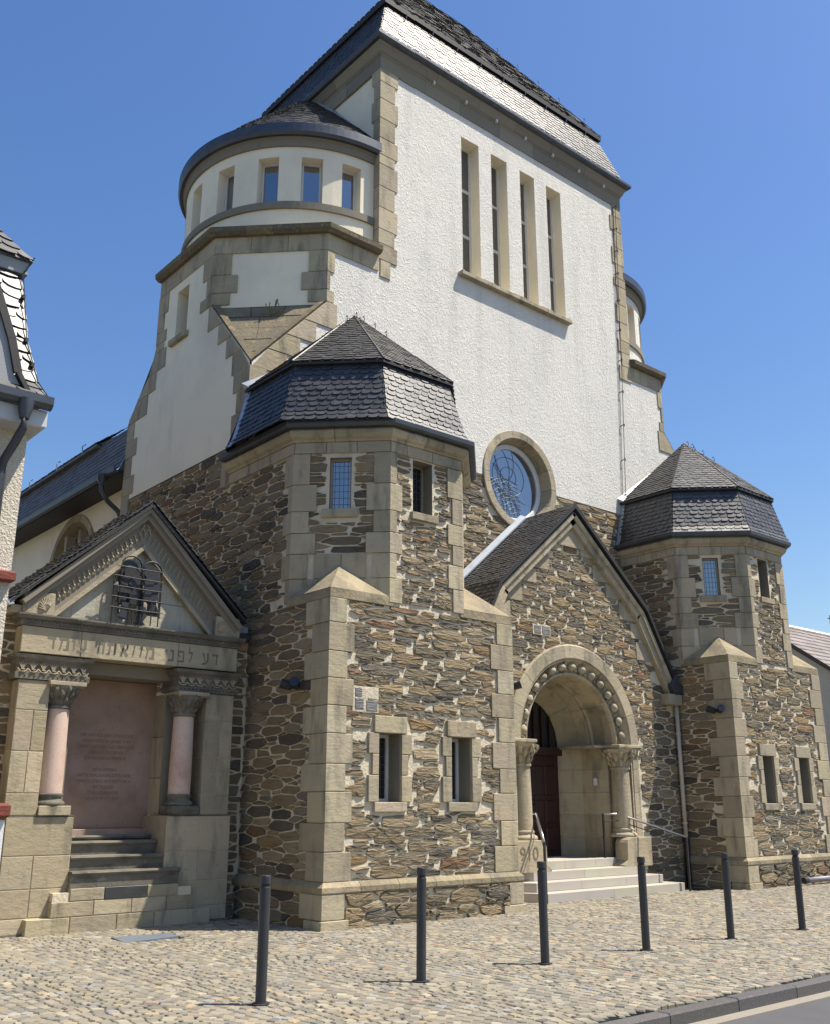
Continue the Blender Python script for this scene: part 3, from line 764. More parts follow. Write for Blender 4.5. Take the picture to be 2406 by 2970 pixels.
    # frieze band and ledge round the stage
    ln = [(XL, YB2), (XL, YB1), (9.87, YM), (11.13, YM)]
    if s < 0: ln = [(mx(a), b) for a, b in reversed(ln)]
    course('quoin', ln, [(-.03, 12.2), (.05, 12.2), (.05, 12.56), (-.03, 12.56)], .8)
    if s > 0: slab('quoin', FR, 11.17, 11.45, 12.1, 12.5, .05)
    course('capstone', ln if s > 0 else ln, [(-.03, 12.56), (.13, 12.56), (.20, 12.62), (.21, 12.72), (.12, 12.76), (-.05, 12.80)], .6, .5)
    # weathered top of the stage
    m = MB(); pts = [(11.17, 20.05), (9.7, 20.05), (XL - .1, YB2), (XL - .1, YB1 - .05), (9.87 - .05, YM - .1), (11.17, YM - .1)]
    c = (11.17, 17.12, 13.25)
    for a, b in zip(pts[:-1], pts[1:]): m.poly([(X(a[0]), a[1], 12.75), (X(b[0]), b[1], 12.75), (X(c[0]), c[1], c[2])], stint(.05))
    ap = (X(10.35), YM + .75, 13.12)
    q = [(X(9.0), YM + .78, 12.76), (X(9.83), YM - .09, 12.76), (X(11.1), YM - .09, 12.76)]
    m.poly([q[0], q[1], ap]); m.poly([q[1], q[2], ap])
    part('stage_top', m, 'weathered_sandstone', SY)

    # ---- round turret
    cx, cy, R = X(11.17), 17.12, 2.72
    def cp(a, r, z):
        t = math.radians(a); x = math.cos(t) * r; return (cx + (x if s > 0 else -x), cy + math.sin(t) * r, z)
    wins = [(-102.5, 9), (-120.5, 9.5), (-140, 9.5), (-161.5, 9.5), (-183, 9.5), (-204, 9.5), (-226, 9.5)]
    cyl = MB(); rv = MB(); sill = MB(); band = MB(); a = -90.; edges = []
    for c_, w_ in wins: edges += [(a, c_ + w_ / 2, 0), (c_ + w_ / 2, c_ - w_ / 2, 1)]; a = c_ - w_ / 2
    edges.append((a, -270, 0))
    for a0, a1, isw in edges:
        n = max(1, int(abs(a1 - a0) / 3))
        for i in range(n):
            p, q = a0 + (a1 - a0) * i / n, a0 + (a1 - a0) * (i + 1) / n
            zr = [(12.7, 13.52), (14.62, 15.1)] if isw else [(12.7, 15.1)]
            for za, zb in zr: cyl.poly([cp(p, R, za), cp(q, R, za), cp(q, R, zb), cp(p, R, zb)])
            band.poly([cp(p, R + .05, 13.36), cp(q, R + .05, 13.36), cp(q, R + .05, 13.52), cp(p, R + .05, 13.52)]); band.poly([cp(p, R + .05, 13.52), cp(q, R + .05, 13.52), cp(q, R - .3, 13.54), cp(p, R - .3, 13.54)])
            band.poly([cp(p, R + .05, 13.36), cp(q, R + .05, 13.36), cp(q, R - .0, 13.36), cp(p, R - .0, 13.36)])
            for (r0, z0), (r1, z1) in zip([(R, 14.86), (R + .05, 14.86), (R + .06, 15.02), (R + .1, 15.06), (R, 15.12)][:-1], [(R, 14.86), (R + .05, 14.86), (R + .06, 15.02), (R + .1, 15.06), (R, 15.12)][1:]):
                band.poly([cp(p, r0, z0), cp(q, r0, z0), cp(q, r1, z1), cp(p, r1, z1)])
            if isw: rv.poly([cp(p, R, 14.62), cp(q, R, 14.62), cp(q, R - .28, 14.62), cp(p, R - .28, 14.62)])
        if isw:
            for p in (a0, a1): rv.poly([cp(p, R, 13.5), cp(p, R, 14.62), cp(p, R - .28, 14.62), cp(p, R - .28, 13.5)])
            am = (a0 + a1) / 2; t = math.radians(am); nx_ = (math.cos(t) * s, math.sin(t))
            w2 = (R - .28) * math.radians(abs(a1 - a0)) / 2
            fr_ = Frame((cx + nx_[0] * (R - .26), cy + nx_[1] * (R - .26), 0), (-nx_[1], nx_[0], 0) if True else 0, (0, 0, 1), (nx_[0], nx_[1], 0))
            if am > -230: window(SY, fr_, -w2, w2, 13.53, 14.62, .0, 'sky_glass', 'white_frame', fw=.04)
    part('round_turret_wall', cyl, 'bounce_tinted_render' if s > 0 else 'roughcast', SY); parts_loose('reveal', rv, 'bounce_tinted_render', SY); parts_loose('turret_band', band, 'grey_sandstone', SY)  # shaded left drum takes the render with bounced light painted in, right drum plain roughcast
    g = MB(); n = 60; pr = [(R + .05, 15.06), (R + .17, 15.05), (R + .21, 15.12), (R + .21, 15.32), (R + .14, 15.34), (R + .1, 15.3)]
    for i in range(n):
        p, q = -90 - 180 * i / n, -90 - 180 * (i + 1) / n
        for (r0, z0), (r1, z1) in zip(pr[:-1], pr[1:]): g.poly([cp(p, r0, z0), cp(q, r0, z0), cp(q, r1, z1), cp(p, r1, z1)])
    part('gutter', g, 'zinc', SY)
    cone = MB(); n = 30; pc = [(R + .16, 15.30), (R - .6, 16.15), (.3, 18.0), (0, 18.35)]
    for i in range(n):
        p, q = -90 - 180 * i / n, -90 - 180 * (i + 1) / n
        for j in range(3):
            (r0, z0), (r1, z1) = pc[j], pc[j + 1]; A, B, C_, D = cp(p, r0, z0), cp(q, r0, z0), cp(q, r1, z1), cp(p, r1, z1)
            cone.poly([A, B, C_, D]) if r1 > 0 else cone.poly([A, B, C_])
            if s > 0 and i < 24 and r1 > 0: slates('slate_u', B, A, D, C_, .2, .13, flip=1, tn=(1.4, 1.35, 1.25))
    part('cone_roof', cone, 'slate', SY)
    fl = MB()
    fl.mesh([(X(11.15), 14.45, 15.35), (X(11.15), 17.0, 18.25), (X(11.15), 17.0, 18.42), (X(11.15), 14.35, 15.42), (X(11.02), 14.45, 15.37), (X(11.02), 17, 18.27)], [(0, 1, 2, 3), (0, 1, 5, 4), (4, 5, 2, 3)])
    part('flashing', fl, 'lead_flashing', SY)

# ---- facade
FM = front(YM)
A_ = [rect(8.27, 22.33, 8.42, 9.28)]; B_ = [[(8.27, 9.28), (22.33, 9.28), (mx(9.87), 11.06), (9.87, 11.06)]]; Cc = [rect(9.87, mx(9.87), 11.06, 12.56)]; D_ = [rect(11.17, 19.43, 12.56, 17.4)]
RX, RZ, RR = 15.18, 8.5, 1.0
tall = [(13.53, 14.10), (14.51, 15.05), (15.51, 16.03), (16.47, 17.01)]
tall = [(a, b, 13.07, 16.70) for a, b in tall]
sq = (RX - RR, RX + RR, RZ - RR, RZ + RR)
wall(RC, FM, subtract(A_, sq) + subtract(B_, sq) + Cc, d0=.025)
wall(RC, FM, D_, tall, .42, d0=.025, reveal=SM)
wall(TW, FM, subtract(subtract([rect(8.27, 22.33, 0, 8.42)], sq), (13.6, 16.8, -1, 4.4)))
n = 48
for i in range(n):
    for mbx, d, in ((None, 0),):
        a, b = 2 * math.pi * i / n, 2 * math.pi * (i + 1) / n
        def sqp(t): c, s_ = math.cos(t), math.sin(t); m = max(abs(c), abs(s_)); return (RX + RR * c / m, RZ + RR * s_ / m)
        def cc(t): return (RX + RR * math.cos(t), RZ + RR * math.sin(t))
        up_ = math.sin((a + b) / 2) > -.08; (RC if up_ else TW).poly([FM.p(*q, .025 if up_ else 0) for q in (sqp(a), sqp(b), cc(b), cc(a))])
# lower edge of the render
el = MB(); el.box(8.27, 14.1, YM - .026, YM + .02, 8.405, 8.425); el.box(16.26, 22.33, YM - .026, YM + .02, 8.405, 8.425); part('render_edge', el, 'roughcast', SY)
for (a, b, c, d) in tall: window(SY, FM, a, b, c, d, .30, 'obscure_glass', 'white_frame', splits=(14.30, 15.52), fw=.05)
# blocks and sill under the tall windows
for (a, b) in ((13.38, 14.3), (14.3, 15.25), (15.25, 16.2), (16.2, 17.09)): slab('quoin', FM, a, b, 12.95, 13.05, .17, -.1)
for (a, b) in ((14.12, 14.49), (15.07, 15.49), (16.05, 16.45), (17.02, 17.08), (13.44, 13.5)): slab('quoin', FM, a, b, 13.052, 13.11, .12)
# rose window
for i in range(14):
    arc_piece('quoin', FM, RX, RZ, [(1.16, -.02), (1.16, .05), (1.15, .06), (.99, .06), (.97, .03), (.90, -.30)], 2 * math.pi * i / 14, 2 * math.pi * (i + 1) / 14, 5)
g = MB(); g.poly([FM.p(RX + .9 * math.cos(2 * math.pi * i / 48), RZ + .9 * math.sin(2 * math.pi * i / 48), -.25) for i in range(48)])
rw = part('rose_window', g, 'sky_glass', SY)
f = arc_piece(None, FM, RX, RZ, [(.905, -.3), (.905, -.20), (.82, -.20), (.80, -.22), (.80, -.26)], 0, 2 * math.pi, 64, 0, (1, 1, 1), False); part('frame', f, 'white_frame', rw, smooth=False)
l = MB()
def inr(p): return (p[0] - RX) ** 2 + (p[1] - RZ) ** 2 < .80 ** 2
def lead(pts):
    run = []
    for p in pts:
        if inr(p): run.append(FM.p(p[0], p[1], -.242))
        else:
            if len(run) > 1: l.tube(run, .0055, 4)
            run = []
    if len(run) > 1: l.tube(run, .0055, 4)
for k in range(9):      # branching leads from the foot of the window
    x = RX - .42 + k * .085; cu_ = ru(-.5, .1) - .15 * k
    lead([(x + cu_ * (t / 14) ** 2 * .8 + .012 * math.sin(t * 1.7 + k), RZ - .82 + t * .055 * (1.8 if k % 2 else 1.1)) for t in range(15)])
for k in range(7):
    z = RZ - .7 + k * .085; lead([(RX - .5 + t * .05, z + .012 * math.sin(t * 2.1 + k)) for t in range(int(ru(7, 14)))])
for k in range(9):
    r_ = .25 + .13 * k; lead([(RX + .35 + r_ * math.cos(t * .14 + 1.7), RZ - .95 + r_ * .8 * math.sin(t * .14 + 1.2)) for t in range(22)])
for k in range(7):
    a0 = ru(0, 6.28); lead([(RX - .1 + .09 * t * math.cos(a0 + .08 * t), RZ + .05 + .09 * t * math.sin(a0 + .08 * t)) for t in range(9)])
for r_ in (.25, .5): lead([(RX - .1 + r_ * math.cos(t * .2), RZ + .15 + r_ * .9 * math.sin(t * .2)) for t in range(33)])
part('leading', l, 'lead_came', rw)
rubble('rubble', FM, (10.7, 19.9, 5.0, 8.40), circles=[(RX, RZ, 1.13)], planes=[], holes=[(13.9, 16.8, 4, 6.6)], rmin=.045, rmax=.12, an=2.1)
# tower quoins
zs = [12.1, 12.5, 12.88, 13.23, 13.75, 14.27, 14.82, 15.06, 15.48, 15.99, 16.5, 16.95, 17.3]
for i in range(len(zs) - 1):
    w_ = .37 if i % 2 == 0 else .45
    if zs[i] >= 12.5: quoin('quoin', (11.17, YM), (1, 0), (0, 1), w_, .26 if i % 2 else .18, zs[i], zs[i + 1], .05)
    quoin('quoin', (19.43, YM), (-1, 0), (0, 1), .42 if i % 2 == 0 else .30, .3, zs[i], zs[i + 1], .05)
zz = 10.35
while zz < 12.15:   # outer edge of the right corner stage
    zz += .4
# tower sides and back
tb = MB(); tb.poly([(11.17, YM, 12.5), (11.17, YM, 17.4), (11.17, 20, 17.4), (11.17, 20, 12.5)]); part('tower_side_wall', tb, 'bounce_tinted_render', SY)  # shaded flank: same paint as the front, bounced light put into the colour
tb = MB(); tb.poly([(19.43, YM, 12.5), (19.43, YM, 17.4), (19.43, 20, 17.4), (19.43, 20, 12.5)]); tb.poly([(11.17, 20, 0), (11.17, 20, 17.4), (19.43, 20, 17.4), (19.43, 20, 0)]); part('tower_rear_wall', tb, 'roughcast', SY)
# cornice
loop = [(11.17, 20.), (11.17, YM), (19.43, YM), (19.43, 20.)]
course('cornice', loop, [(-.03, 17.28), (.05, 17.28), (.055, 17.60), (.075, 17.62), (.075, 17.66), (-.03, 17.66)], 1.15)
course('cornice', loop, [(-.03, 17.665), (.08, 17.665), (.11, 17.70), (.15, 17.80), (.19, 17.86), (.19, 17.90), (-.03, 17.90)], 1.3)
g = MB(); sweep(g, loop, [(.12, 17.90), (.20, 17.885), (.26, 17.90), (.30, 17.95), (.30, 18.02), (.285, 18.02), (.275, 17.96), (.23, 17.93), (.12, 17.94)]); part('gutter', g, 'zinc', SY)
for i in range(7):
    b = MB(); x = 12.6 + i * 1.02; b.box(x, x + .05, YM - .13, YM - .07, 17.62, 17.70); part('bracket', b, 'white_frame', SY)
# mansard
e = [(11.17 - .18, YM - .18), (19.43 + .18, YM - .18)]; yb_ = 20.18
EZ, BZ, ins_ = 18.0, 19.62, .37
A, B = Vector((10.99, 14.07, EZ)), Vector((19.61, 14.07, EZ)); C_, D = Vector((19.02, 14.58, BZ)), Vector((11.56, 14.58, BZ))
sh = MB(); sh.poly((A, B, C_, D)); slates('slate_m', A, B, C_, D, .205, .125, flip=-1)
A2, D2 = Vector((10.99, 20.17, EZ)), Vector((11.56, 19.66, BZ)); sh.poly((A2, A, D, D2)); slates('slate_m', A2, A, D, D2, .205, .125)
B2, C2 = Vector((19.61, 20.17, EZ)), Vector((19.02, 19.66, BZ)); sh.poly((B, B2, C2, C_)); sh.poly((B2, A2, D2, C2))
U = [Vector((11.42, 14.44, 19.60)), Vector((19.14, 14.44, 19.60)), Vector((19.14, 19.8, 19.60)), Vector((11.42, 19.8, 19.60))]
r0, r1 = Vector((14.1, 17.12, 23.7)), Vector((16.46, 17.12, 23.7))
sh.poly((U[0], U[1], r1, r0)); sh.poly((U[3], U[0], r0)); sh.poly((U[1], U[2], r1)); sh.poly((U[2], U[3], r0, r1))
slates('slate_m', U[0], U[1], r1, r0, .22, .14, flip=-1, tn=(1.7, 1.6, 1.4)); slates('slate_m', U[3], U[0], r0, r0, .22, .14, tn=(1.7, 1.6, 1.4))
part('roof_boarding', sh, 'slate', SY)
b = MB(); sweep(b, [(U[3].x, 19.8), (U[0].x, 14.44), (U[1].x, 14.44), (U[2].x, 19.8)], [(-.2, 19.50), (0.0, 19.46), (.01, 19.60), (-.1, 19.62)]); part('roof_break', b, 'dark_board', SY)
for i in range(9):
    t = (i + .4) / 9
    for (p, q, z) in ((Vector((11.7, 14.5, 19.4)), Vector((18.9, 14.5, 19.4)), 0), ):
        b = MB(); o_ = p.lerp(q, t); o_ = o_ + Vector((0, -.02, -.10))
        b.tube([o_, o_ + Vector((0, -.09, .02)), o_ + Vector((0, -.10, .10)), o_ + Vector((.02, -.05, .16))], .012, 5); part('roof_hook', b, 'bright_steel', SY)
for t in (.12, .3, .45, .6, .75):
    o_ = U[1].lerp(r1, t); b = MB(); b.tube([o_, o_ + Vector((.06, -.03, .10)), o_ + Vector((.03, 0, .18))], .014, 5); part('roof_hook', b, 'bright_steel', SY)
# lightning conductor
lc = MB(); pts = [(19.22, YM - .09, 17.2), (19.12, YM - .09, 14.9), (19.02, YM - .09, 12.0), (18.86, YM - .09, 8.9)]
lc.tube(pts, .008, 5); lc.tube([(p[0] - .07, p[1] + .03, p[2]) for p in pts], .006, 5)
for i in range(11):
    t = i / 10 * 3; k = min(int(t), 2); p = Vector(pts[k]).lerp(Vector(pts[k + 1]), t - k); lc.tube([p + Vector((.03, 0, .0)), p + Vector((0, -.03, .05)), p + Vector((-.08, .05, -.02))], .012, 5)
part('lightning_conductor', lc, 'iron', SY)

# ---- portal gable
FP = front(YP); PX, PZ = 15.22, 2.80
RK = [(12.3, 4.1), (13.12, 5.64), (15.3, 7.50), (17.48, 5.64), (18.44, 4.06)]
def hp(p, q):      # keep the inner (lower) side of the line p-q, p left of q
    a, b = -(q[1] - p[1]), (q[0] - p[0]); l = math.hypot(a, b); a, b = a / l, b / l; return (a, b, a * p[0] + b * p[1])
pl = [hp(RK[i], RK[i + 1]) for i in range(4)]
body = rect(11.9, 18.64, 0, 8)
for q in pl: body = clip(body, *q)
wall(TW, FP, subtract([body], (PX - 1.7, PX + 1.7, 0, PZ + 1.7)))
for i in range(24):
    a, b = math.pi * i / 24, math.pi * (i + 1) / 24
    def s1(t): c, s_ = math.cos(t), math.sin(t); m = max(abs(c), abs(s_)); return (PX + 1.7 * c / m, PZ + 1.7 * s_ / m)
    TW.poly([FP.p(*q) for q in (s1(a), s1(b), (PX + 1.7 * math.cos(b), PZ + 1.7 * math.sin(b)), (PX + 1.7 * math.cos(a), PZ + 1.7 * math.sin(a)))])
inn = [(a, b, c - .22) for a, b, c in pl]
rubble('rubble', FP, (12.9, 18.62, .3, 7.3), planes=inn, holes=[(PX - 1.93, PX + 1.95, 0, PZ)], circles=[(PX, PZ, 1.86)], rmin=.045, rmax=.115, an=1.9)
rubble('rubble', FP, (17.2, 18.62, -.02, .6), rmin=.06, rmax=.11, an=1.9)
# copings
def along(p, q, t): return (p[0] + (q[0] - p[0]) * t, p[1] + (q[1] - p[1]) * t)
def coping(P, Q, wd, d1, n, d0=-.02, off=0.):
    a, b, c = hp(P, Q) if P[0] < Q[0] else hp(Q, P)
    for i in range(n):
        p, q = along(P, Q, i / n), along(P, Q, (i + 1) / n)
        pt = lambda r, k: (r[0] - a * k, r[1] - b * k)
        slab('coping', FP, 0, 0, 0, 0, d1, d0, poly=[pt(p, off), pt(q, off), pt(q, wd), pt(p, wd)])
for P, Q, n in ((RK[1], RK[2], 4), (RK[2], RK[3], 4), (RK[3], RK[4], 3), (RK[0], RK[1], 2)):
    coping(P, Q, .24, .12, n); coping(P, Q, .10, .17, n)
for s in (1, -1):
    for (za, zb, xi) in ((6.62, 6.95, .30), (6.16, 6.5, .68), (5.84, 6.13, 1.08), (5.42, 5.8, 1.5), (5.05, 5.38, 1.85), (4.6, 4.98, 2.0)):
        P = rect(PX + .08 + xi, PX + 4, za, zb) if s > 0 else rect(PX - 4, PX + .08 - xi, za, zb)
        for q in inn: P = clip(P, q[0], q[1], q[2] + .03)
        if len(P) > 2 and area(P) > .01: slab('coping', FP, 0, 0, 0, 0, .03, -.02, poly=P)
P = [(14.9, 6.75), (15.7, 6.75), (15.7, 7.2), (15.3, 7.5), (14.9, 7.2)]
for q in inn: P = clip(P, q[0], q[1], q[2] + .03)
slab('coping', FP, 0, 0, 0, 0, .055, -.02, poly=P)
# portal roof
ot = .06
def rp(p, y, k=.05): return Vector((p[0], y, p[1] + k))
sh = MB(); yf = YP - .22
Lp = [(12.22, 4.0), (13.06, 5.68), (15.3, 7.60), (17.54, 5.68), (18.50, 4.06)]
for i in range(4):
    P, Q = Lp[i], Lp[i + 1]
    if i < 2: A, B, C_, D = rp(P, YM), rp(P, yf), rp(Q, yf), rp(Q, YM)
    else: A, B, C_, D = rp(Q, yf), rp(Q, YM), rp(P, YM), rp(P, yf)
    sh.poly((A, B, C_, D)); slates('slate_p', A, B, C_, D, .17, .10, flip=1, tn=(1.5, 1.4, 1.25))
part('roof_boarding', sh, 'slate', SY)
b = MB()
for i in range(4):
    P, Q = Lp[i], Lp[i + 1]; b.poly([rp(P, yf, .05), rp(Q, yf, .05), rp(Q, yf, -.03), rp(P, yf, -.03)]); b.poly([rp(P, yf, -.03), rp(Q, yf, -.03), rp(Q, YP, -.03), rp(P, YP, -.03)])
part('verge_board', b, 'dark_board', SY)
fl = MB(); P, Q = Vector((13.06, 0, 5.78)), Vector((15.2, 0, 7.62)); d_ = (Q - P).normalized(); n_ = Vector((-d_.z, 0, d_.x))
y1, y2 = YM - .045, YM - .16
for a, b in ((P, Q), (Vector((12.2, 0, 4.1)), P)):
    d_ = (b - a).normalized(); n_ = Vector((-d_.z, 0, d_.x)); w3 = lambda v, y: Vector((v.x, y, v.z))
    fl.mesh([w3(a, y1), w3(b, y1), w3(b + n_ * .11, y1), w3(a + n_ * .11, y1), w3(a + n_ * .03, y2), w3(b + n_ * .03, y2), w3(a, y2), w3(b, y2)], [(0, 1, 2, 3), (4, 5, 2, 3), (6, 7, 5, 4)])
part('flashing', fl, 'lead_flashing', SY)
# outer arch ring, egg-and-dart band, soffit
n = 9
for i in range(n): arc_piece('voussoir', FP, PX, PZ, [(1.90, -.02), (1.91, .05), (1.88, .075), (1.64, .075), (1.62, .05), (1.615, .0)], math.pi * i / n, math.pi * (i + 1) / n, 6)
for i in range(n): arc_piece('voussoir', FP, PX, PZ, [(1.62, .045), (1.60, .06), (1.58, .02), (1.54, -.05), (1.38, -.10), (1.36, -.06), (1.33, -.05), (1.31, -.07), (1.30, -.14)], math.pi * i / n, math.pi * (i + 1) / n, 6)
for i in range(5):
    a0, a1 = math.pi * i / 5, math.pi * (i + 1) / 5
    arc_piece('voussoir', FP, PX, PZ, [(1.30, -.14), (1.295, -.62)], a0, a1, 8, caps=False)
    arc_piece('voussoir', FP, PX, PZ, [(1.295, -.62), (1.27, -.63), (1.25, -.66), (1.27, -.70), (1.22, -.71), (1.20, -.95)], a0, a1, 8, caps=False)
    arc_piece('voussoir', FP, PX, PZ, [(1.20, -.955), (.97, -1.30), (.95, -1.34)], a0 + .1 * (i > 0), a1 + .1 * (i < 4), 8, caps=False)
bk = MB(); 
for i in range(32):
    a, b = math.pi * i / 32, math.pi * (i + 1) / 32
    for (q0, q1) in (((1.33, -.1), (1.31, -1.0)), ((1.25, -.97), (.98, -1.36))):
        bk.poly([FP.p(PX + r * math.cos(t), PZ + r * math.sin(t), d) for (r, d), t in ((q0, a), (q1, a), (q1, b), (q0, b))])
part('portal_backing', bk, 'mortar', SY)
for i in range(15):        # the carved eggs
    a = math.pi * (i + .55) / 15.1; c = FP.p(PX + 1.47 * math.cos(a), PZ + 1.47 * math.sin(a), -.035)
    m = MB(); t_ = Vector((-math.sin(a), 0, math.cos(a))); r_ = Vector((math.cos(a), 0, math.sin(a))); nn_ = Vector((0, -1, 0))
    vs = []; S1, S2 = 8, 5
    for jj in range(S2 + 1):
        ph = math.pi / 2 * jj / S2
        for ii in range(S1): th = 2 * math.pi * ii / S1; vs.append(c + (t_ * math.cos(th) * .105 + r_ * math.sin(th) * .082) * math.cos(ph) + nn_ * math.sin(ph) * .085)
    fc = [(jj * S1 + ii, jj * S1 + (ii + 1) % S1, (jj + 1) * S1 + (ii + 1) % S1, (jj + 1) * S1 + ii) for jj in range(S2) for ii in range(S1)]
    m.mesh(vs, fc); part('carved_egg', m, 'sandstone', SY, smooth=True)
for i in range(16):
    dm = MB()
    a = math.pi * (i + .05) / 15.1; 
    for dr in (-.05, 0, .05):
        p = FP.p(PX + (1.47 + dr) * math.cos(a), PZ + (1.47 + dr) * math.sin(a), -.05)
        dm.bar(p + Vector((-math.sin(a), 0, math.cos(a))) * .02 + Vector((math.cos(a), 0, math.sin(a))) * .02, p - Vector((-math.sin(a), 0, math.cos(a))) * .02 - Vector((math.cos(a), 0, math.sin(a))) * .02, .02, .05)
    part('dart_ornament', dm, 'sandstone', SY)
# jambs
ZB = .61
for s in (1, -1):
    def jx(r): return PX + s * r
    jp = [(1.92, .02), (1.74, .02), (1.72, 0), (1.72, -.06), (1.68, -.32), (1.34, -.32), (1.30, -.34), (1.26, -.95), (1.24, -.97), (.97, -1.30), (.95, -1.34)]
    zr = [ZB, .98, 1.42, 1.86, 2.32, 2.74]
    for z0, z1 in zip(zr[:-1], zr[1:]):
        for k0, k1 in ((0, 5), (5, 7), (7, 10)):
            m = MB(); q = jp[k0:k1 + 1]; t = stint()
            for (ra, da), (rb, db) in zip(q[:-1], q[1:]):
                a0, a1 = FP.p(jx(ra), 0, da), FP.p(jx(rb), 0, db)
                m.poly([(a0.x, a0.y, z0 + .004), (a1.x, a1.y, z0 + .004), (a1.x, a1.y, z1 - .004), (a0.x, a0.y, z1 - .004)], t)
            piece('voussoir', m, .3)
    m = MB()
    for (ra, da), (rb, db) in zip(jp[:-1], jp[1:]):
        a0, a1 = FP.p(jx(ra + .01), 0, da - .015), FP.p(jx(rb + .01), 0, db - .015); m.poly([(a0.x, a0.y, 0), (a1.x, a1.y, 0), (a1.x, a1.y, 2.8), (a0.x, a0.y, 2.8)])
    part('portal_backing', m, 'mortar', SY)
    # impost slab
    m = MB(); xs = sorted((jx(1.22), jx(1.96))); m.box(xs[0], xs[1], YP - .10, YP + .34, 2.74, 2.80, ch=.01); xs = sorted((jx(1.24), jx(1.95))); m.box(xs[0], xs[1], YP - .07, YP + .3, 2.70, 2.74)
    part('impost', m, 'sandstone', SY)
    m = MB(); xs = sorted((jx(.93), jx(1.30))); m.box(xs[0], xs[1], YP + .3, YP + 1.3, 2.74, 2.79)
    part('impost', m, 'sandstone', SY)
    # column
    ccx, ccy = jx(1.47), YP + .12
    m = MB(); m.lathe(ccx, ccy, [(.20, 1.16), (.20, 1.30), (.192, 1.8), (.18, 2.30)], 24)
    col_ = part('column', m, 'sandstone', SY, smooth=True)
    m = MB(); m.lathe(ccx, ccy, [(.27, 1.0), (.285, 1.03), (.27, 1.07), (.225, 1.09), (.215, 1.12), (.235, 1.15), (.2, 1.17)], 24); part('column_base', m, 'sandstone', col_, smooth=True)
    m = MB(); m.lathe(ccx, ccy, [(.18, 2.30), (.205, 2.31), (.205, 2.345), (.18, 2.36), (.185, 2.42), (.21, 2.52), (.27, 2.62), (.33, 2.67), (.34, 2.70), (0, 2.70)], 24)
    for ri, (zz_, rr_, n_) in enumerate(((2.46, .205, 8), (2.57, .26, 8), (2.65, .32, 8))):
        for q in range(n_):
            a = 2 * math.pi * (q + .5 * ri) / n_; bx, by = ccx + rr_ * math.cos(a), ccy + rr_ * math.sin(a)
            m.tube([(bx - .04 * math.cos(a), by - .04 * math.sin(a), zz_ - .09), (bx, by, zz_ - .02), (bx + .035 * math.cos(a), by + .035 * math.sin(a), zz_ + .02), (bx + .03 * math.cos(a), by + .03 * math.sin(a), zz_ - .02)], [.03, .04, .03, .012], 6)
    part('capital', m, 'sandstone', col_)
    # pedestal with a rounded inner shoulder
    q = [(1.95, .5)]; q += [(1.95, 1.0), (1.30, 1.0)] + [(1.30 - .13 * math.sin(t * math.pi / 8), 1.0 - .16 * (1 - math.cos(t * math.pi / 8))) for t in range(1, 5)] + [(1.16, .58), (1.05, .49), (1.05, .455), (1.95, .455)]
    P = [(jx(a), b) for a, b in q]
    slab('voussoir', FP, 0, 0, 0, 0, .20, -.1, poly=P[1:], tint=(1.02, 1, .98))
part('portal_threshold', (lambda m: (m.box(PX - 1.3, PX + 1.3, YP + .1, YP + 1.5, .3, ZB - .002), m)[1])(MB()), 'granite_step', SY)
# 1910 carving on the left pedestal
def text_obj(txt, fr, u, v, size, d, material, parent, name='lettering', align='CENTER', depth=.004, xs=1.):
    cu = bpy.data.curves.new(name, 'FONT'); cu.body = txt; cu.size = size; cu.align_x = align; cu.extrude = depth; cu.resolution_u = 3
    o = bpy.data.objects.new(name, cu); COL.objects.link(o); dg = bpy.context.evaluated_depsgraph_get(); dg.update()
    me = bpy.data.meshes.new_from_object(o.evaluated_get(dg)); bpy.data.objects.remove(o); bpy.data.curves.remove(cu)
    mb = MB(); vs = [fr.p(u + p.co.x * xs, v + p.co.y, d + p.co.z) for p in me.vertices]; mb.mesh(vs, [tuple(f_.vertices) for f_ in me.polygons]); bpy.data.meshes.remove(me)
    return part(name, mb, material, parent)
text_obj('1910', FP, 13.50, .67, .33, .203, 'carving_shadow', SY, 'date_inscription')
# door
DY = front(YP + 1.34); DW = .95
dm = MB(); dm.poly([DY.p(a, b) for a, b in [(PX - 1.0, .55), (PX + 1.0, .55), (PX + 1.0, 2.62), (PX - 1.0, 2.62)]])
door = part('door', dm, 'door_wood', SY)
for s in (-1, 1):
    c = PX + s * .48
    for z0, z1 in ((.72, 1.18), (1.26, 1.72), (1.80, 2.4)):
        for k in (0, 1):
            a, b = c - .38 + k * .40, c - .04 + k * .40
            m = slab(None, DY, a, b, z0, z1, .03, 0, .02); part('door_panel', m, 'door_wood', door)
m = MB(); m.bar(DY.p(PX, .6, .02), DY.p(PX, 2.55, .02), .05, .05); part('door_rail', m, 'door_wood', door)
m = MB(); m.tube([DY.p(PX + .1, 1.62, .03), DY.p(PX + .1, 1.62, .10), DY.p(PX + .1, 1.75, .12), DY.p(PX + .1, 1.45, .12)], .014, 6); part('door_handle', m, 'iron', door)
m = MB(); m.bar(DY.p(PX - 1, 2.69, .04), DY.p(PX + 1, 2.69, .04), .1, .16); part('transom', m, 'door_wood', SY)
m = MB(); pts = [(PX + 1.0 * math.cos(math.pi * i / 24), 2.76 + 1.0 * math.sin(math.pi * i / 24)) for i in range(25)]; m.poly([DY.p(a, b, -.02) for a, b in pts]); fan = part('fanlight', m, 'dark_glass', SY)
m = MB()
for i in range(1, 8): a = PX - .95 + i * .2375; m.bar(DY.p(a, 2.77, .01), DY.p(a, 2.77 + math.sqrt(max(0, .95 ** 2 - (a - PX) ** 2)), .01), .04, .04)
part('glazing_bar', m, 'door_wood', fan)
m = MB(); m.bar(FP.p(16.42, 2.0, -.55), FP.p(16.42, 2.14, -.55), .1, .02); part('bell_plate', m, 'white_frame', SY)
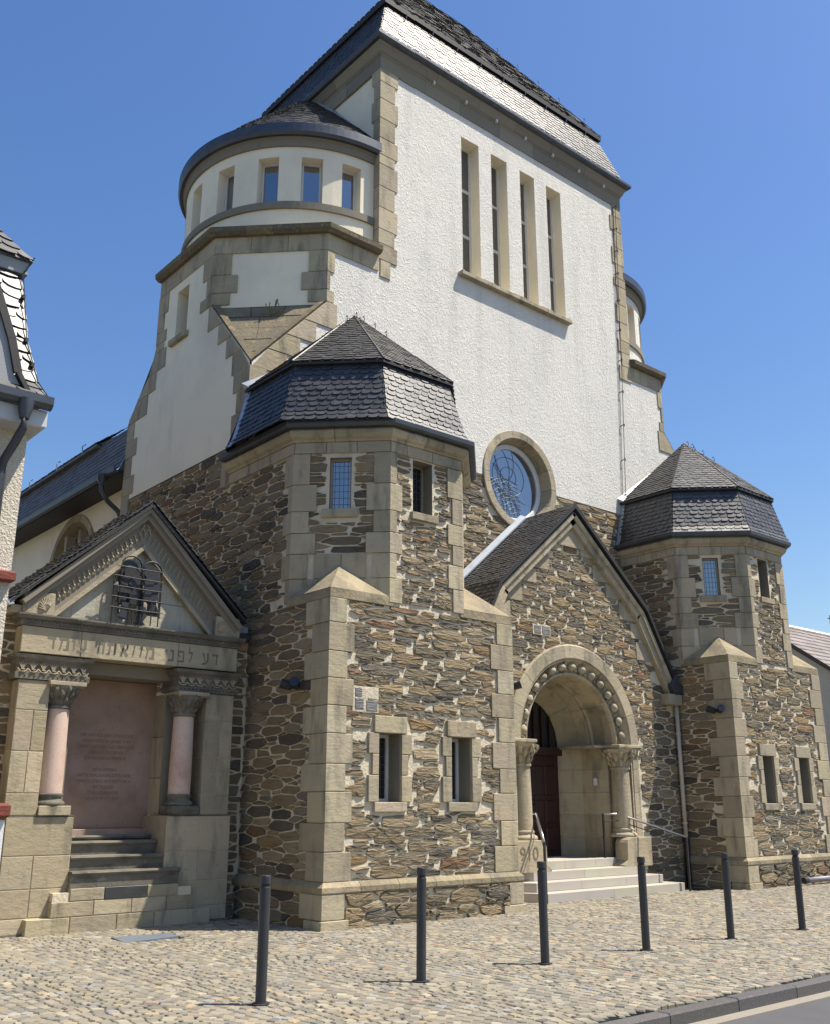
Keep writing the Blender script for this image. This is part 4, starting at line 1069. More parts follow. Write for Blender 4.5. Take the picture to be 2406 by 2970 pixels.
# stone bracket, hopper and downpipe at the foot of the gable
m = MB(); m.box(18.08, 18.56, YP - .22, YP + .02, 3.70, 3.93, ch=.012); part('gutter_corbel', m, 'sandstone', SY)
m = MB(); P = [(18.30, 3.94), (18.62, 3.94), (18.62, 4.13), (18.46, 4.13), (18.46, 4.34), (18.36, 4.34), (18.20, 4.1)]; m2 = slab(None, FP, 0, 0, 0, 0, .24, .0, .004, (1, 1, 1), P); part('hopper', m2, 'zinc', SY)
m = MB(); m.tube([(18.5, YP - .10, 3.70), (18.5, YP - .10, .95)], .045, 12); dp = part('downpipe', m, 'cream_pipe', SY, smooth=True)
for z in (3.1, 2.0, 1.25):
    b = MB(); b.lathe(18.5, YP - .10, [(.045, z - .02), (.054, z - .02), (.054, z + .02), (.045, z + .02)], 12); b.bar((18.5, YP - .1, z), (18.5, YP + .02, z), .02, .02); part('pipe_clip', b, 'cream_pipe', dp)
m = MB(); m.tube([(18.5, YP - .10, .95), (18.5, YP - .10, -.02)], .055, 12); part('standpipe', m, 'iron', SY, smooth=True)

# ---- wall behind the memorial and lean-to
rubble('rubble', front(13.87), (7.4, 8.27, -.02, 4.02), rmin=.06, rmax=.10, an=2.6, proud=.02); rubble('rubble', front(13.87), (3.6, 4.75, -.02, 4.1), rmin=.05, rmax=.09, an=2.4, proud=.02)
TW.poly([(3.5, 13.87, -.1), (4.7, 13.87, -.1), (4.7, 13.87, 4.1), (3.5, 13.87, 4.1)]); TW.poly([(7.6, 13.87, -.1), (8.3, 13.87, -.1), (8.3, 13.87, 4.1), (7.6, 13.87, 4.1)])
m = MB(); m.box(6.5, 8.25, 13.84, 13.9, 4.02, 4.14); m.poly([(6.5, 13.95, 4.45), (8.22, 13.95, 4.45), (8.22, 16.5, 4.9), (6.5, 16.5, 4.9)]); m.poly([(6.5, 13.95, 4.2), (8.22, 13.95, 4.2), (8.22, 13.95, 4.46), (6.5, 13.95, 4.46)]); part('lean_to_fascia', m, 'fascia_brown', SY)
m = MB(); sweep(m, [(6.5, 13.87), (8.22, 13.87)], [(0, 4.14), (.10, 4.12), (.14, 4.16), (.15, 4.24), (.13, 4.24), (.12, 4.18), (0, 4.18)]); part('gutter', m, 'zinc', SY)
m = MB(); m.bar((7.7, 13.8, 4.30), (8.2, 13.8, 4.33), .02, .10); part('flashing', m, 'lead_flashing', SY)
for yy, quads in ((YF, ((8.72, 8.86, 3.13, 3.26), (8.72, 8.89, 2.95, 3.11), (8.93, 9.15, 2.93, 3.09))), (YP, ((14.10, 14.30, 4.83, 5.0), (14.33, 14.56, 4.83, 5.0)))):
    xs = [q[0] for q in quads] + [q[1] for q in quads]; zs_ = [q[2] for q in quads] + [q[3] for q in quads]
    m = slab(None, front(yy), min(xs) - .04, max(xs) + .02, min(zs_) - .025, max(zs_) + .025, .026, 0, .004, (1, 1, 1)); part('mortar_patch', m, 'mortar', SY)
    for q in quads: m = slab(None, front(yy), *q, .034, 0, .008, (.17, .19, .22)); part('patch_stone', m, 'rubble', SY)
flush_pieces('rubble', SY, 'rubble_stone', 'rubble_masonry', 'rubble')
for k, nm in (('quoin', 'ashlar_block'), ('capstone', 'capstone'), ('mould', 'moulding_block'), ('voussoir', 'voussoir'), ('coping', 'coping_stone'), ('cornice', 'cornice_block')):
    flush_pieces(k, SY, nm, 'dressed_masonry', {'capstone': 'weathered_sandstone', 'mould': 'sandstone', 'cornice': 'grey_sandstone'}.get(k, 'sandstone'))
part('masonry_backing', TW, 'mortar', SY); part('tower_render', RC, 'roughcast', SY); parts_loose('reveal', SM, 'bounce_tinted_render', SY)

# ---- nave
NX = 8.7
nv = MB(); wall(nv, side(NX), [rect(19.33, 36, 0, 8.6)], [(21.6, 24.6, 4.5, 8.45)], 0)
nc, nr = 23.1, 1.32
for i in range(24):
    a, b = math.pi * i / 24, math.pi * (i + 1) / 24
    def s2(t): c, s_ = math.cos(t), math.sin(t); m = max(abs(c), abs(s_)); return (nc + 1.5 * c / m, 6.95 + 1.5 * s_ / m)
    nv.poly([side(NX).p(*q) for q in (s2(a), s2(b), (nc + nr * math.cos(b), 6.95 + nr * math.sin(b)), (nc + nr * math.cos(a), 6.95 + nr * math.sin(a)))])
for (a, b) in ((21.6, nc - nr), (nc + nr, 24.6)): nv.poly([side(NX).p(*q) for q in rect(a, b, 4.5, 6.95)])
nv.poly([(NX, 36, 0), (22, 36, 0), (22, 36, 8.6), (NX, 36, 8.6)])
part('nave_wall', nv, 'bounce_tinted_render', SY)
for i in range(9): arc_piece('nvs', side(NX), nc, 6.95, [(nr + .17, 0), (nr + .17, .03), (nr, .03), (nr - .03, -.25)], math.pi * i / 9, math.pi * (i + 1) / 9, 4)
flush_pieces('nvs', SY, 'voussoir', 'voussoirs', 'sandstone')
m = MB(); m.poly([side(NX).p(a, b, -.25) for a, b in [(nc - nr, 4.5), (nc + nr, 4.5)] + [(nc + nr * math.cos(math.pi * i / 24), 6.95 + nr * math.sin(math.pi * i / 24)) for i in range(25)]]); nw = part('arched_window', m, 'grey_sandstone', SY)
m = MB()
for x in (nc - .42, nc + .42): m.box(NX - .02, NX + .2, x - .07, x + .07, 4.5, 8.0)
part('mullion', m, 'sandstone', nw)
m = MB(); m.box(8.12, NX + .01, 19.34, 36, 8.47, 8.55); part('soffit', m, 'dark_board', SY)
m = MB(); sweep(m, [(8.14, 36), (8.14, 19.36)], [(0, 8.50), (.06, 8.47), (.12, 8.50), (.14, 8.60), (.12, 8.60), (.1, 8.53), (0, 8.52)]); part('gutter', m, 'zinc', SY)
A, B, C_, D = Vector((8.12, 36, 8.58)), Vector((8.12, 19.34, 8.58)), Vector((8.62, 19.34, 9.85)), Vector((8.62, 36, 9.85))
m = MB(); m.poly((A, B, C_, D)); m.poly([(8.50, 36, 9.85), (8.50, 21.6, 9.85), (14, 21.6, 14), (14, 36, 14)]); m.poly([(8.5, 21.6, 9.85), (8.62, 21.6, 9.8), (14, 21.6, 13.9), (14, 21.6, 14)])
m.poly([(8.62, 19.34, 9.85), (8.62, 21.6, 9.85), (12, 21.6, 9.9), (12, 19.34, 9.9)]); m.poly([(8.12, 19.36, 8.55), (8.62, 19.36, 9.85), (8.9, 19.36, 9.85), (8.9, 19.36, 8.55)]); m.box(8.46, 8.62, 21.6, 36, 9.79, 9.86)
part('nave_roof', m, 'old_slate', SY)
slates('nave_s', A, B, C_, D, .22, .14, flip=-1)
A, B, C_, D = Vector((8.46, 36, 9.87)), Vector((8.46, 21.6, 9.87)), Vector((9.2, 21.6, 10.45)), Vector((9.2, 36, 10.45))
slates('nave_s', A, B, C_, D, .24, .15, flip=-1)
flush_pieces('nave_s', SY, 'roof_slate', 'nave_slating', 'old_slate', 0)
for y in (22, 23.6, 25.5, 27.5): m = MB(); m.tube([(8.4, y, 9.75), (8.3, y, 9.68), (8.28, y, 9.85), (8.36, y, 9.93)], .016, 5); part('roof_hook', m, 'bright_steel', SY)
m = MB(); m.lathe(8.02, 19.95, [(.12, 8.56), (.11, 8.42), (.06, 8.34), (.055, 8.3)], 12); m.tube([(8.02, 19.95, 8.34), (8.03, 19.95, 8.2), (8.2, 20.0, 8.0), (8.5, 20.1, 7.85), (8.58, 20.1, 7.7), (8.58, 20.1, 3)], .055, 12); part('downpipe', m, 'zinc', SY, smooth=True)
# all slates together: 300 largest as single slates
for k in ('slate_u', 'slate_p', 'slate_m'): PIECES.setdefault('slate_l', []).extend(PIECES.pop(k, []))
flush_pieces('slate_l', SY, 'roof_slate', 'slate_covering', 'slate')
# weeds growing on the broach
WD = thing('weed_tuft', 'dry yellow weeds rooted on the sloping stone broach of the left tower stage', 'weeds', (9.2, 14.75, 10.4))
for (x, y, z) in ((9.02, 14.80, 10.62), (8.93, 14.86, 10.60), (9.15, 14.7, 10.6)):
    m = MB()
    for i in range(6):
        a = ru(0, 6.3); h = ru(.15, .42); m.tube([(x, y, z - .1), (x + .03 * math.cos(a), y + .03 * math.sin(a), z + h * .5), (x + .09 * math.cos(a), y + .09 * math.sin(a), z + h)], [.006, .005, .012], 4)
    part('stalk', m, 'dry_weed', WD)
#PART3
# ================================================================ MEMORIAL
MY = 13.6
MO = thing('memorial_niche', 'gabled sandstone memorial niche with pink slab, two pink columns and Hebrew frieze', 'memorial', (6.22, 13.6, 0))
FMn = front(MY); bkm = MB()
XA, XB = 4.55, 7.92
def mslab(*a, **k): slab('mon', FMn, *a, **k)
# pedestals
for (a, b) in ((4.62, 5.53), (6.90, 7.95)):
    zs = [.0, .21, .56, .97, 1.46]
    for i in range(4):
        z0, z1 = zs[i], zs[i + 1]
        if i in (1, 2): m_ = a + (b - a) * (.45 if a < 5 else .5); cuts = [(a, m_), (m_, b)]
        else: cuts = [(a, b)]
        for (p, q) in cuts: mslab(p, q, z0, z1, 0, -.5)
    m = MB(); m.box(a + .01, b - .01, MY + .012, MY + .6, 0, 1.45); part('pedestal_core', m, 'mortar', MO)
    m = MB(); m.box(a, b, MY, MY + .55, 1.461, 1.475); part('pedestal_top', m, 'stained_stone', MO)
# pilasters
for (a, b) in ((4.58, 5.02), (7.42, 7.90)):
    zs = [1.476, 1.76, 2.30, 2.84, 3.24]
    for i in range(4):
        if i == 2 or i == 1:
            m_ = (a + b) / 2 + ru(-.03, .03); mslab(a, m_, zs[i], zs[i + 1], 0, -.6); mslab(m_, b, zs[i], zs[i + 1], 0, -.6)
        else: mslab(a, b, zs[i], zs[i + 1], 0, -.6)
    m = MB(); m.box(a + .01, b - .01, MY + .012, MY + .8, 1.47, 3.24); part('pilaster_core', m, 'mortar', MO)
# niche walls behind the columns
for (xa, xb) in ((5.02, 5.50), (6.96, 7.42)):
    zs = [1.476, 2.0, 2.6, 3.24]
    for i in range(3):
        m = MB(); m.box(xa, xb, MY + .42, MY + .9, zs[i] + .004, zs[i + 1] - .004, stint(), .006); piece('mon', m, .3)
for xx in (5.53, 6.90):      # stair cheeks
    m = MB(); m.box(*sorted((xx, xx + (.02 if xx > 6 else -.02))), MY + .02, MY + .8, .0, 1.46, (.9, .9, .9)); piece('mon', m, .3)
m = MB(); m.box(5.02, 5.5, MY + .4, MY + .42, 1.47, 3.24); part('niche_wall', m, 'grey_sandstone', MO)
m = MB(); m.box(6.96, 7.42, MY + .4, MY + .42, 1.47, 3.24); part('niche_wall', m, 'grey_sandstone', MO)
# inscription slab
SF = front(MY + .78)
m = slab(None, SF, 5.44, 6.98, 1.28, 3.42, 0, -.05, .01, (1, 1, 1)); slabo = part('inscription_slab', m, 'slab_stone', MO)
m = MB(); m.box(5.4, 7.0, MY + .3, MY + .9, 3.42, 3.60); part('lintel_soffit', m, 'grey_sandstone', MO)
m = MB(); m.box(5.44, 6.98, MY + .62, MY + .9, 1.18, 1.28, ch=.006); part('slab_base', m, 'slab_stone', MO)
lines = ['DIE WITTLICHER SYNAGOGE', 'ERRICHTET IM JAHRE 1910', 'WAR DAS GEISTIGE ZENTRUM', 'EINER BLÜHENDEN', 'JÜDISCHEN GEMEINDE', '', 'DEN OPFERN', 'NATIONALSOZIALISTISCHER', 'VERFOLGUNG AUS WITTLICH', 'IN TRAUER', 'ZUM GEDENKEN', 'STADT WITTLICH']
for i, t in enumerate(lines):
    if t: text_obj(t, SF, 6.24, 2.58 - i * .082, .066, .001, 'carved_red', slabo, 'lettering', xs=.95)
# columns
for cxm in (5.215, 7.145):
    cy = MY + .16
    m = MB(); m.lathe(cxm, cy, [(.162, 1.76), (.165, 2.0), (.158, 2.5), (.15, 2.90)], 28); co = part('column', m, 'pink_stone', MO, smooth=True)
    m = MB(); m.box(cxm - .19, cxm + .24, cy - .20, cy + .2, 1.476, 1.60, ch=.008); part('column_block', m, 'stained_stone' if cxm > 6 else 'sandstone', co)
    m = MB(); m.lathe(cxm, cy, [(0, 1.60), (.20, 1.60), (.215, 1.625), (.20, 1.655), (.165, 1.68), (.16, 1.71), (.185, 1.735), (.18, 1.76), (.15, 1.765)], 28); part('column_base', m, 'stained_stone', co, smooth=True)
    m = MB(); m.lathe(cxm, cy, [(.15, 2.88), (.175, 2.895), (.17, 2.925), (.155, 2.935), (.165, 3.0), (.21, 3.08), (.25, 3.15), (.26, 3.19), (0, 3.19)], 28)
    for ri, (zz_, rr_, n_) in enumerate(((3.02, .175, 9), (3.10, .22, 9), (3.16, .25, 9))):
        for q in range(n_):
            a = 2 * math.pi * (q + .5 * ri) / n_; bx, by = cxm + rr_ * math.cos(a), cy + rr_ * math.sin(a)
            m.tube([(bx - .03 * math.cos(a), by - .03 * math.sin(a), zz_ - .07), (bx, by, zz_ - .02), (bx + .025 * math.cos(a), by + .025 * math.sin(a), zz_ + .02), (bx + .02 * math.cos(a), by + .02 * math.sin(a), zz_ - .02)], [.02, .032, .025, .01], 6)
    part('capital', m, 'stained_stone', co)
    m = MB(); m.box(cxm - .23, cxm + .28, cy - .25, cy + .24, 3.19, 3.245, ch=.006); m.box(cxm - .2, cxm + .25, cy - .21, cy + .2, 3.17, 3.19); part('abacus', m, 'sandstone', co)
# palmette blocks
for (a, b) in ((4.54, 5.53), (6.93, 7.93)):
    m = MB(); sweep(m, [(a, MY + .5), (a, MY), (b, MY), (b, MY + .5)], [(-.1, 3.25), (.02, 3.25), (.025, 3.33), (.0, 3.34), (-.01, 3.42), (.015, 3.50), (.05, 3.53), (.065, 3.58), (-.1, 3.60)])
    m.box(a + .05, b - .05, MY + .02, MY + .5, 3.25, 3.58)
    fb = part('palmette_block', m, 'stained_stone', MO)
    m = MB(); n = 7
    for i in range(n):
        x = a + (b - a) * (i + .5) / n; wdt = (b - a) / n
        for k in range(-2, 3): m.tube([FMn.p(x, 3.37, .005), FMn.p(x + k * .018, 3.44, .012), FMn.p(x + k * .03, 3.485 - abs(k) * .012, .02)], [.008, .009, .006], 5)
        m.tube([FMn.p(x - wdt * .5, 3.385, .02), FMn.p(x - wdt * .25, 3.345, .03), FMn.p(x, 3.34, .03), FMn.p(x + wdt * .25, 3.345, .03), FMn.p(x + wdt * .5, 3.385, .02)], .009, 5)
        m.bar(FMn.p(x - .025, 3.375, .03), FMn.p(x + .025, 3.375, .03), .03, .012)
    part('palmette', m, 'sandstone', fb)
    m = MB()
    for i in range(15): x = a + .04 + (b - a - .08) * i / 14; m.box(x - .008, x + .008, MY - .028, MY - .02, 3.28, 3.297)
    part('drill_hole', m, 'iron', fb)
# architrave with Hebrew text
cuts = [XA, 5.39, 6.9, XB]
for p, q in zip(cuts[:-1], cuts[1:]): mslab(p, q, 3.605, 3.975, 0.005, -.6, tint=(1.03, 1.03, 1))
m = MB(); m.box(XA + .01, XB - .01, MY + .01, MY + .6, 3.61, 3.97); part('architrave_core', m, 'mortar', MO)
GL = {'dalet': [[(0, .8), (1, .8), (1, 1), (.05, 1), (0, 1.08)], [(.62, 0), (.85, .1), (.85, .8), (.62, .8)]],
 'vav': [[(0, .8), (.9, .8), (.9, 1), (.1, 1)], [(.35, 0), (.8, .15), (.9, .8), (.45, .8)]],
 'mem': [[(.3, .8), (.9, .8), (1, .9), (.9, 1), (.3, 1)], [(.72, .16), (1, .16), (1, .8), (.75, .8)], [(.45, 0), (1, 0), (1, .16), (.5, .16)], [(0, 1), (.2, 1), (.38, .75), (.22, 0), (.05, 0), (.2, .7)]],
 'ayin': [[(.65, 1), (.95, 1), (.95, .3), (.6, .13), (.68, .5)], [(0, 1), (.3, 1), (.42, .5), (.6, .25), (.42, .22), (.22, .6)], [(0, -.04), (.55, 0), (.95, .28), (.6, .2), (0, .13)]],
 'he': [[(.05, .8), (1, .8), (1, 1), (.1, 1)], [(.72, 0), (.95, .1), (1, .8), (.75, .8)], [(.08, .5), (.2, .62), (.32, .48), (.22, .05), (.12, .05)]],
 'tav': [[(.1, .8), (1, .8), (1, 1), (.15, 1)], [(.75, 0), (.95, .1), (1, .8), (.78, .8)], [(.28, .8), (.45, .8), (.4, .12), (.2, .12)], [(0, 0), (.36, 0), (.38, .15), (.05, .18)]],
 'alef': [[(0, 1), (.28, 1), (1, .12), (.95, 0), (.75, 0), (0, .85)], [(.75, 1), (1, 1), (.95, .72), (.68, .48), (.58, .58), (.8, .76)], [(.05, 0), (.3, 0), (.28, .28), (.42, .58), (.28, .68), (.08, .3)]],
 'yod': [[(0, .78), (.9, .72), (.9, 1), (.1, 1)], [(.5, .5), (.9, .72), (.55, .76)]],
 'nun': [[(.35, .8), (.95, .8), (.95, 1), (.4, 1)], [(.68, .16), (.95, .16), (.95, .8), (.7, .8)], [(0, 0), (.95, 0), (.95, .16), (.05, .18)]],
 'pe': [[(.1, .82), (.9, .82), (1, .92), (.9, 1), (.1, 1)], [(.78, .16), (1, .16), (1, .82), (.8, .82)], [(0, 0), (1, 0), (1, .16), (.05, .16)], [(.1, .5), (.25, .5), (.25, .82), (.1, .82)], [(.25, .5), (.5, .42), (.5, .56), (.25, .6)]],
 'lamed': [[(0, 1), (.22, 1), (.3, 1.4), (.05, 1.42)], [(0, .8), (.95, .8), (.95, 1), (0, 1)], [(.68, .8), (.95, .8), (.85, .5), (.3, 0), (.15, .05), (.6, .5)]]}
for nm, a, b in (('dalet', 4.91, 5.03), ('mem', 5.07, 5.22), ('vav', 5.26, 5.31), ('ayin', 5.34, 5.48), ('he', 5.62, 5.74), ('tav', 5.76, 5.92), ('alef', 5.97, 6.10), ('yod', 6.27, 6.33), ('mem', 6.36, 6.51), ('yod', 6.67, 6.72), ('nun', 6.73, 6.83), ('pe', 6.88, 7.00), ('lamed', 7.07, 7.14), ('ayin', 7.30, 7.42), ('dalet', 7.47, 7.58)):
    m = MB()
    for pg in GL[nm]: m.mesh([FMn.p(a + (b - a) * p, 3.675 + .175 * q, .007) for p, q in pg], [tuple(range(len(pg)))])
    part('hebrew_letter', m, 'carving_shadow', MO)
# cornice with zigzag
m = MB(); ln = [(XA, MY + .6), (XA, MY), (XB, MY), (XB, MY + .6)]
sweep(m, ln, [(-.1, 3.976), (.02, 3.976), (.03, 4.0), (.03, 4.055), (.07, 4.07), (.09, 4.11), (.09, 4.13), (-.1, 4.16)]); part('cornice', m, 'stained_stone', MO)
m = MB(); n = 34
for i in range(n):
    x0 = XA + (XB - XA) * i / n; x1 = XA + (XB - XA) * (i + .5) / n; x2 = XA + (XB - XA) * (i + 1) / n
    m.bar(FMn.p(x0, 4.05, .04), FMn.p(x1, 4.005, .04), .016, .022); m.bar(FMn.p(x1, 4.005, .04), FMn.p(x2, 4.05, .04), .016, .022)
part('zigzag', m, 'stained_stone', MO)
# pediment
AP = (6.24, 5.92); PLf, PRt = (4.50, 4.28), (7.90, 4.28)
m = MB(); m.poly([FMn.p(a, b, -.15) for a, b in ((4.55, 4.13), (7.9, 4.13), (6.24, 5.75))]); part('tympanum_backing', m, 'mortar', MO)
TF = front(MY + .12)
tl = hp((4.62, 4.10), (6.24, 5.55)); tr_ = hp((6.24, 5.55), (7.86, 4.10))
for (a, b, c, d) in ((4.6, 5.25, 4.14, 4.60), (5.25, 5.86, 4.14, 4.60), (5.86, 6.95, 4.14, 4.55), (6.95, 7.9, 4.14, 4.55), (4.6, 5.84, 4.60, 5.12), (5.84, 6.7, 4.555, 5.12), (6.7, 7.9, 4.555, 5.12), (5.3, 7.2, 5.12, 5.6)):
    P = clip(clip(rect(a, b, c, d), *tl), *tr_)
    if len(P) > 2: slab('mon', TF, 0, 0, 0, 0, .0, -.03, poly=P, tint=(1.15, 1.28, 1.5))
for s, Q in ((1, PLf), (-1, PRt)):
    P0, P1 = Vector((Q[0], 0, Q[1])), Vector((AP[0], 0, AP[1])); d_ = (P1 - P0).normalized(); n_ = Vector((-d_.z, 0, d_.x)) * s
    def bar(o0, o1, y0, y1, name='raking_moulding', mm='grey_sandstone', a=0., b=1.):
        m = MB(); A0, A1 = P0.lerp(P1, a), P0.lerp(P1, b)
        # mitre vertically at the apex
        def pt(A, o, apex): 
            q = A + n_ * o
            if apex: k = (AP[0] - q.x) / d_.x; q = q + d_ * k
            return q
        q = [pt(A0, o0, False), pt(A1, o0, b == 1.), pt(A1, o1, b == 1.), pt(A0, o1, False)]
        V = [(p.x, y0, p.z) for p in q] + [(p.x, y1, p.z) for p in q]
        m.mesh(V, [(0, 1, 2, 3), (4, 5, 6, 7), (0, 1, 5, 4), (1, 2, 6, 5), (2, 3, 7, 6), (3, 0, 4, 7)]); return part(name, m, mm, MO)
    bar(-.44, -.38, MY + .02, MY + .12, mm='sandstone'); bar(-.38, -.10, MY + .05, MY + .3); bar(-.10, -.03, MY - .04, MY + .3); bar(-.03, .04, MY - .10, MY + .4)
    m = MB(); n = 26
    for i in range(3, n):
        c = P0.lerp(P1, (i + .2) / n) + n_ * -.24; 
        for k, (o1, o2) in enumerate(((-.07, .03), (.0, .08))):
            a = c + d_ * (-.02 + .03 * k) + n_ * o1; b = c + d_ * (.02 + .01 * k) + n_ * o2
            m.tube([(a.x, MY + .045, a.z), ((a.x + b.x) / 2, MY + .02, (a.z + b.z) / 2 + .01), (b.x, MY + .045, b.z)], [.008, .014, .007], 5)
    part('leaf_carving', m, 'sandstone', MO)
# end blocks with fans
for (xc, dr) in ((4.78, 1), (7.66, -1)):
    m = MB(); m.box(*sorted((xc - dr * .26, xc + dr * .17)), MY - .03, MY + .35, 4.135, 4.47 - .02, ch=.01); part('end_block', m, 'sandstone', MO)
    m = MB()
    for k in range(9):
        a = math.radians(35 + k * 20); m.tube([FMn.p(xc + .05 * dr, 4.20, .035), FMn.p(xc + .05 * dr + .05 * math.cos(a), 4.20 + .06 * math.sin(a) + .03, .055), FMn.p(xc + .05 * dr + .10 * math.cos(a), 4.20 + .12 * math.sin(a) + .06, .04)], [.006, .012, .01], 5)
    part('fan_ornament', m, 'sandstone', MO)
# roof of the memorial
ya, yb = MY - .14, MY + 1.2
RL, RA, RR_ = (4.30, 4.28), (6.24, 6.03), (7.98, 4.42)
m = MB(); m.poly([(RL[0], ya, RL[1]), (RA[0], ya, RA[1]), (RA[0], yb, RA[1]), (RL[0], yb, RL[1])]); m.poly([(RR_[0], ya, RR_[1]), (RA[0], ya, RA[1]), (RA[0], yb, RA[1]), (RR_[0], yb, RR_[1])])
part('roof_boarding', m, 'slate', MO)
m = MB()
for P, Q in ((RL, RA), (RR_, RA)): m.mesh([(P[0], ya, P[1] - .01), (Q[0], ya, Q[1] - .01), (Q[0], ya, Q[1] - .075), (P[0], ya, P[1] - .06), (P[0], MY, P[1] - .06), (Q[0], MY, Q[1] - .075)], [(0, 1, 2, 3), (3, 2, 5, 4)])
part('verge_board', m, 'dark_board', MO)
slates('ms', (RL[0], yb, RL[1] + .01), (RL[0], ya - .02, RL[1] + .01), (RA[0], ya - .02, RA[1] + .01), (RA[0], yb, RA[1] + .01), .17, .095, tn=(1.5, 1.4, 1.3), raise_=.022, th=.01)
slates('ms', (RR_[0], ya - .02, RR_[1] + .01), (RR_[0], yb, RR_[1] + .01), (RA[0], yb, RA[1] + .01), (RA[0], ya - .02, RA[1] + .01), .17, .095, tn=(1.5, 1.4, 1.3), raise_=.022, th=.01)
flush_pieces('ms', MO, 'roof_slate', 'slate_covering', 'slate')
m = MB(); sweep(m, [(4.36, yb), (4.36, ya)], [(0, 4.22), (.06, 4.20), (.10, 4.24), (.10, 4.29), (.085, 4.29), (.08, 4.25), (0, 4.24)]); part('gutter', m, 'lead_flashing', MO)
m = MB(); m.box(4.37, 4.56, MY + .0, MY + 1, 4.135, 4.24); part('eaves_block', m, 'sandstone', MO)
# steps
YS = MY - .12
tiers = [(4.97, 7.62, -.02, .20), (5.28, 7.34, .20, .39), (5.52, 7.09, .39, .55)]
for i, (a, b, z0, z1) in enumerate(tiers):
    cuts = [[a, 5.55, 6.2, 6.75, b], [a, 5.86, 6.40, 6.92, b], [a, 6.0, 6.62, b]][i]
    for j, (p, q) in enumerate(zip(cuts[:-1], cuts[1:])):
        if i == 2 and j == 1: 
            m = slab(None, front(YS), p, q, z0, z1, .004, -.3, .003, (1, 1, 1)); part('dark_plaque', m, 'slate', MO); continue
        slab('mon', front(YS), p, q, z0, z1, 0, -.4)
m = MB(); m.box(5.3, 7.3, YS + .02, MY + .3, 0, .5); part('step_core', m, 'mortar', MO)
def nosing(a, b, y, z, h, yb_=MY + .5):
    m = MB(); sweep(m, [(a, y + .03), (b, y + .03)], [(-.5, z - h), (.0, z - h), (.01, z - .06), (.035, z - .05), (.045, z - .025), (.03, z), (-.5, z)]); part('step', m, 'stained_stone', MO)
nosing(5.52, 7.10, YS, .76, .21); nosing(5.54, 7.0, MY + .02, .95, .19); nosing(5.54, 6.98, MY + .24, 1.13, .18); nosing(5.54, 6.92, MY + .46, 1.2, .09)
m = MB(); m.box(4.4, 8.0, MY - .02, MY + .1, -.05, .03); part('plinth_strip', m, 'stained_stone', MO)
flush_pieces('mon', MO, 'ashlar_block', 'dressed_masonry', 'sandstone')
# iron sculpture standing on the cornice of the memorial
SC_ = thing('iron_sculpture', 'wrought iron sculpture of two arched tablets behind bent bars in the memorial gable', 'sculpture', (6.2, 13.5, 4.14))
def arch(cx_, w_, z0, z1, y, r=.014):
    m = MB(); pts = [(cx_ - w_, y, z0), (cx_ - w_, y, z1 - w_)] + [(cx_ + w_ * math.cos(t), y, z1 - w_ + w_ * math.sin(t)) for t in [math.pi * (8 - i) / 8 for i in range(1, 8)]] + [(cx_ + w_, y, z1 - w_), (cx_ + w_, y, z0)]
    m.tube(pts, r, 6); return part('arch_bar', m, 'iron', SC_)
yA = MY - .03
arch(6.03, .16, 4.28, 5.17, yA - .02); arch(6.36, .155, 4.28, 5.13, yA - .02); arch(5.98, .235, 4.14, 4.99, yA - .09, .011)
for z, x0, x1 in ((4.98, 5.75, 6.5), (4.83, 5.73, 6.52), (4.68, 5.73, 6.52), (4.52, 5.72, 6.53), (4.36, 5.70, 6.53)):
    m = MB(); m.tube([(x0, yA - .10, z), ((x0 + x1) / 2, yA - .12, z - .015), (x1, yA - .1, z - .01)], .007, 6); part('cross_bar', m, 'iron', SC_)
for x in (5.80, 6.03, 6.2, 6.36, 6.47): m = MB(); m.tube([(x + ru(-.03, .03), yA - .12, 4.14), (x, yA - .09, 4.40), (x, yA - .03, 4.6 if x != 6.2 else 5.0)], .009, 6); part('upright_bar', m, 'iron', SC_)
def plate(pts, y, mt='cut_metal'):
    m = slab(None, front(y), 0, 0, 0, 0, .006, -.006, .001, (1, 1, 1), poly=pts); part('metal_plate', m, mt, SC_)
def jag(cx_, w_, z0, z1, seed):
    rs = random.Random(seed); L_ = []; R_ = []; n = 7
    for i in range(n): z = z0 + (z1 - z0) * i / (n - 1); L_.append((cx_ - w_ * rs.uniform(.35, 1), z)); R_.append((cx_ + w_ * rs.uniform(.35, 1), z))
    return L_[::-1] + R_
def halfarch(cx_, w_, z0, z1): return [(cx_ - w_, z0), (cx_ + w_, z0 + .06), (cx_ + w_, z1 - w_)] + [(cx_ + w_ * math.cos(t), z1 - w_ + w_ * math.sin(t)) for t in [math.pi * i / 8 for i in range(1, 8)]] + [(cx_ - w_, z1 - w_)]
plate(halfarch(6.02, .13, 4.82, 5.13), yA + .02); plate(halfarch(6.36, .13, 4.75, 5.08), yA - .01, 'iron')
plate(halfarch(5.97, .12, 4.45, 4.9), yA - .0, 'iron'); plate(jag(6.02, .2, 4.6, 5.0, 23), yA - .02, 'iron'); plate(jag(6.35, .17, 4.5, 4.95, 29), yA - .03); plate(jag(5.95, .13, 4.42, 4.86, 3), yA + .01); plate(jag(6.12, .13, 4.44, 4.88, 5), yA - .03); plate(jag(6.37, .15, 4.3, 4.82, 8), yA - .04); plate(jag(5.94, .1, 4.2, 4.45, 11), yA - .06); plate(jag(6.2, .12, 4.15, 4.42, 12), yA - .05); plate(jag(6.28, .1, 4.5, 4.85, 14), yA - .08)

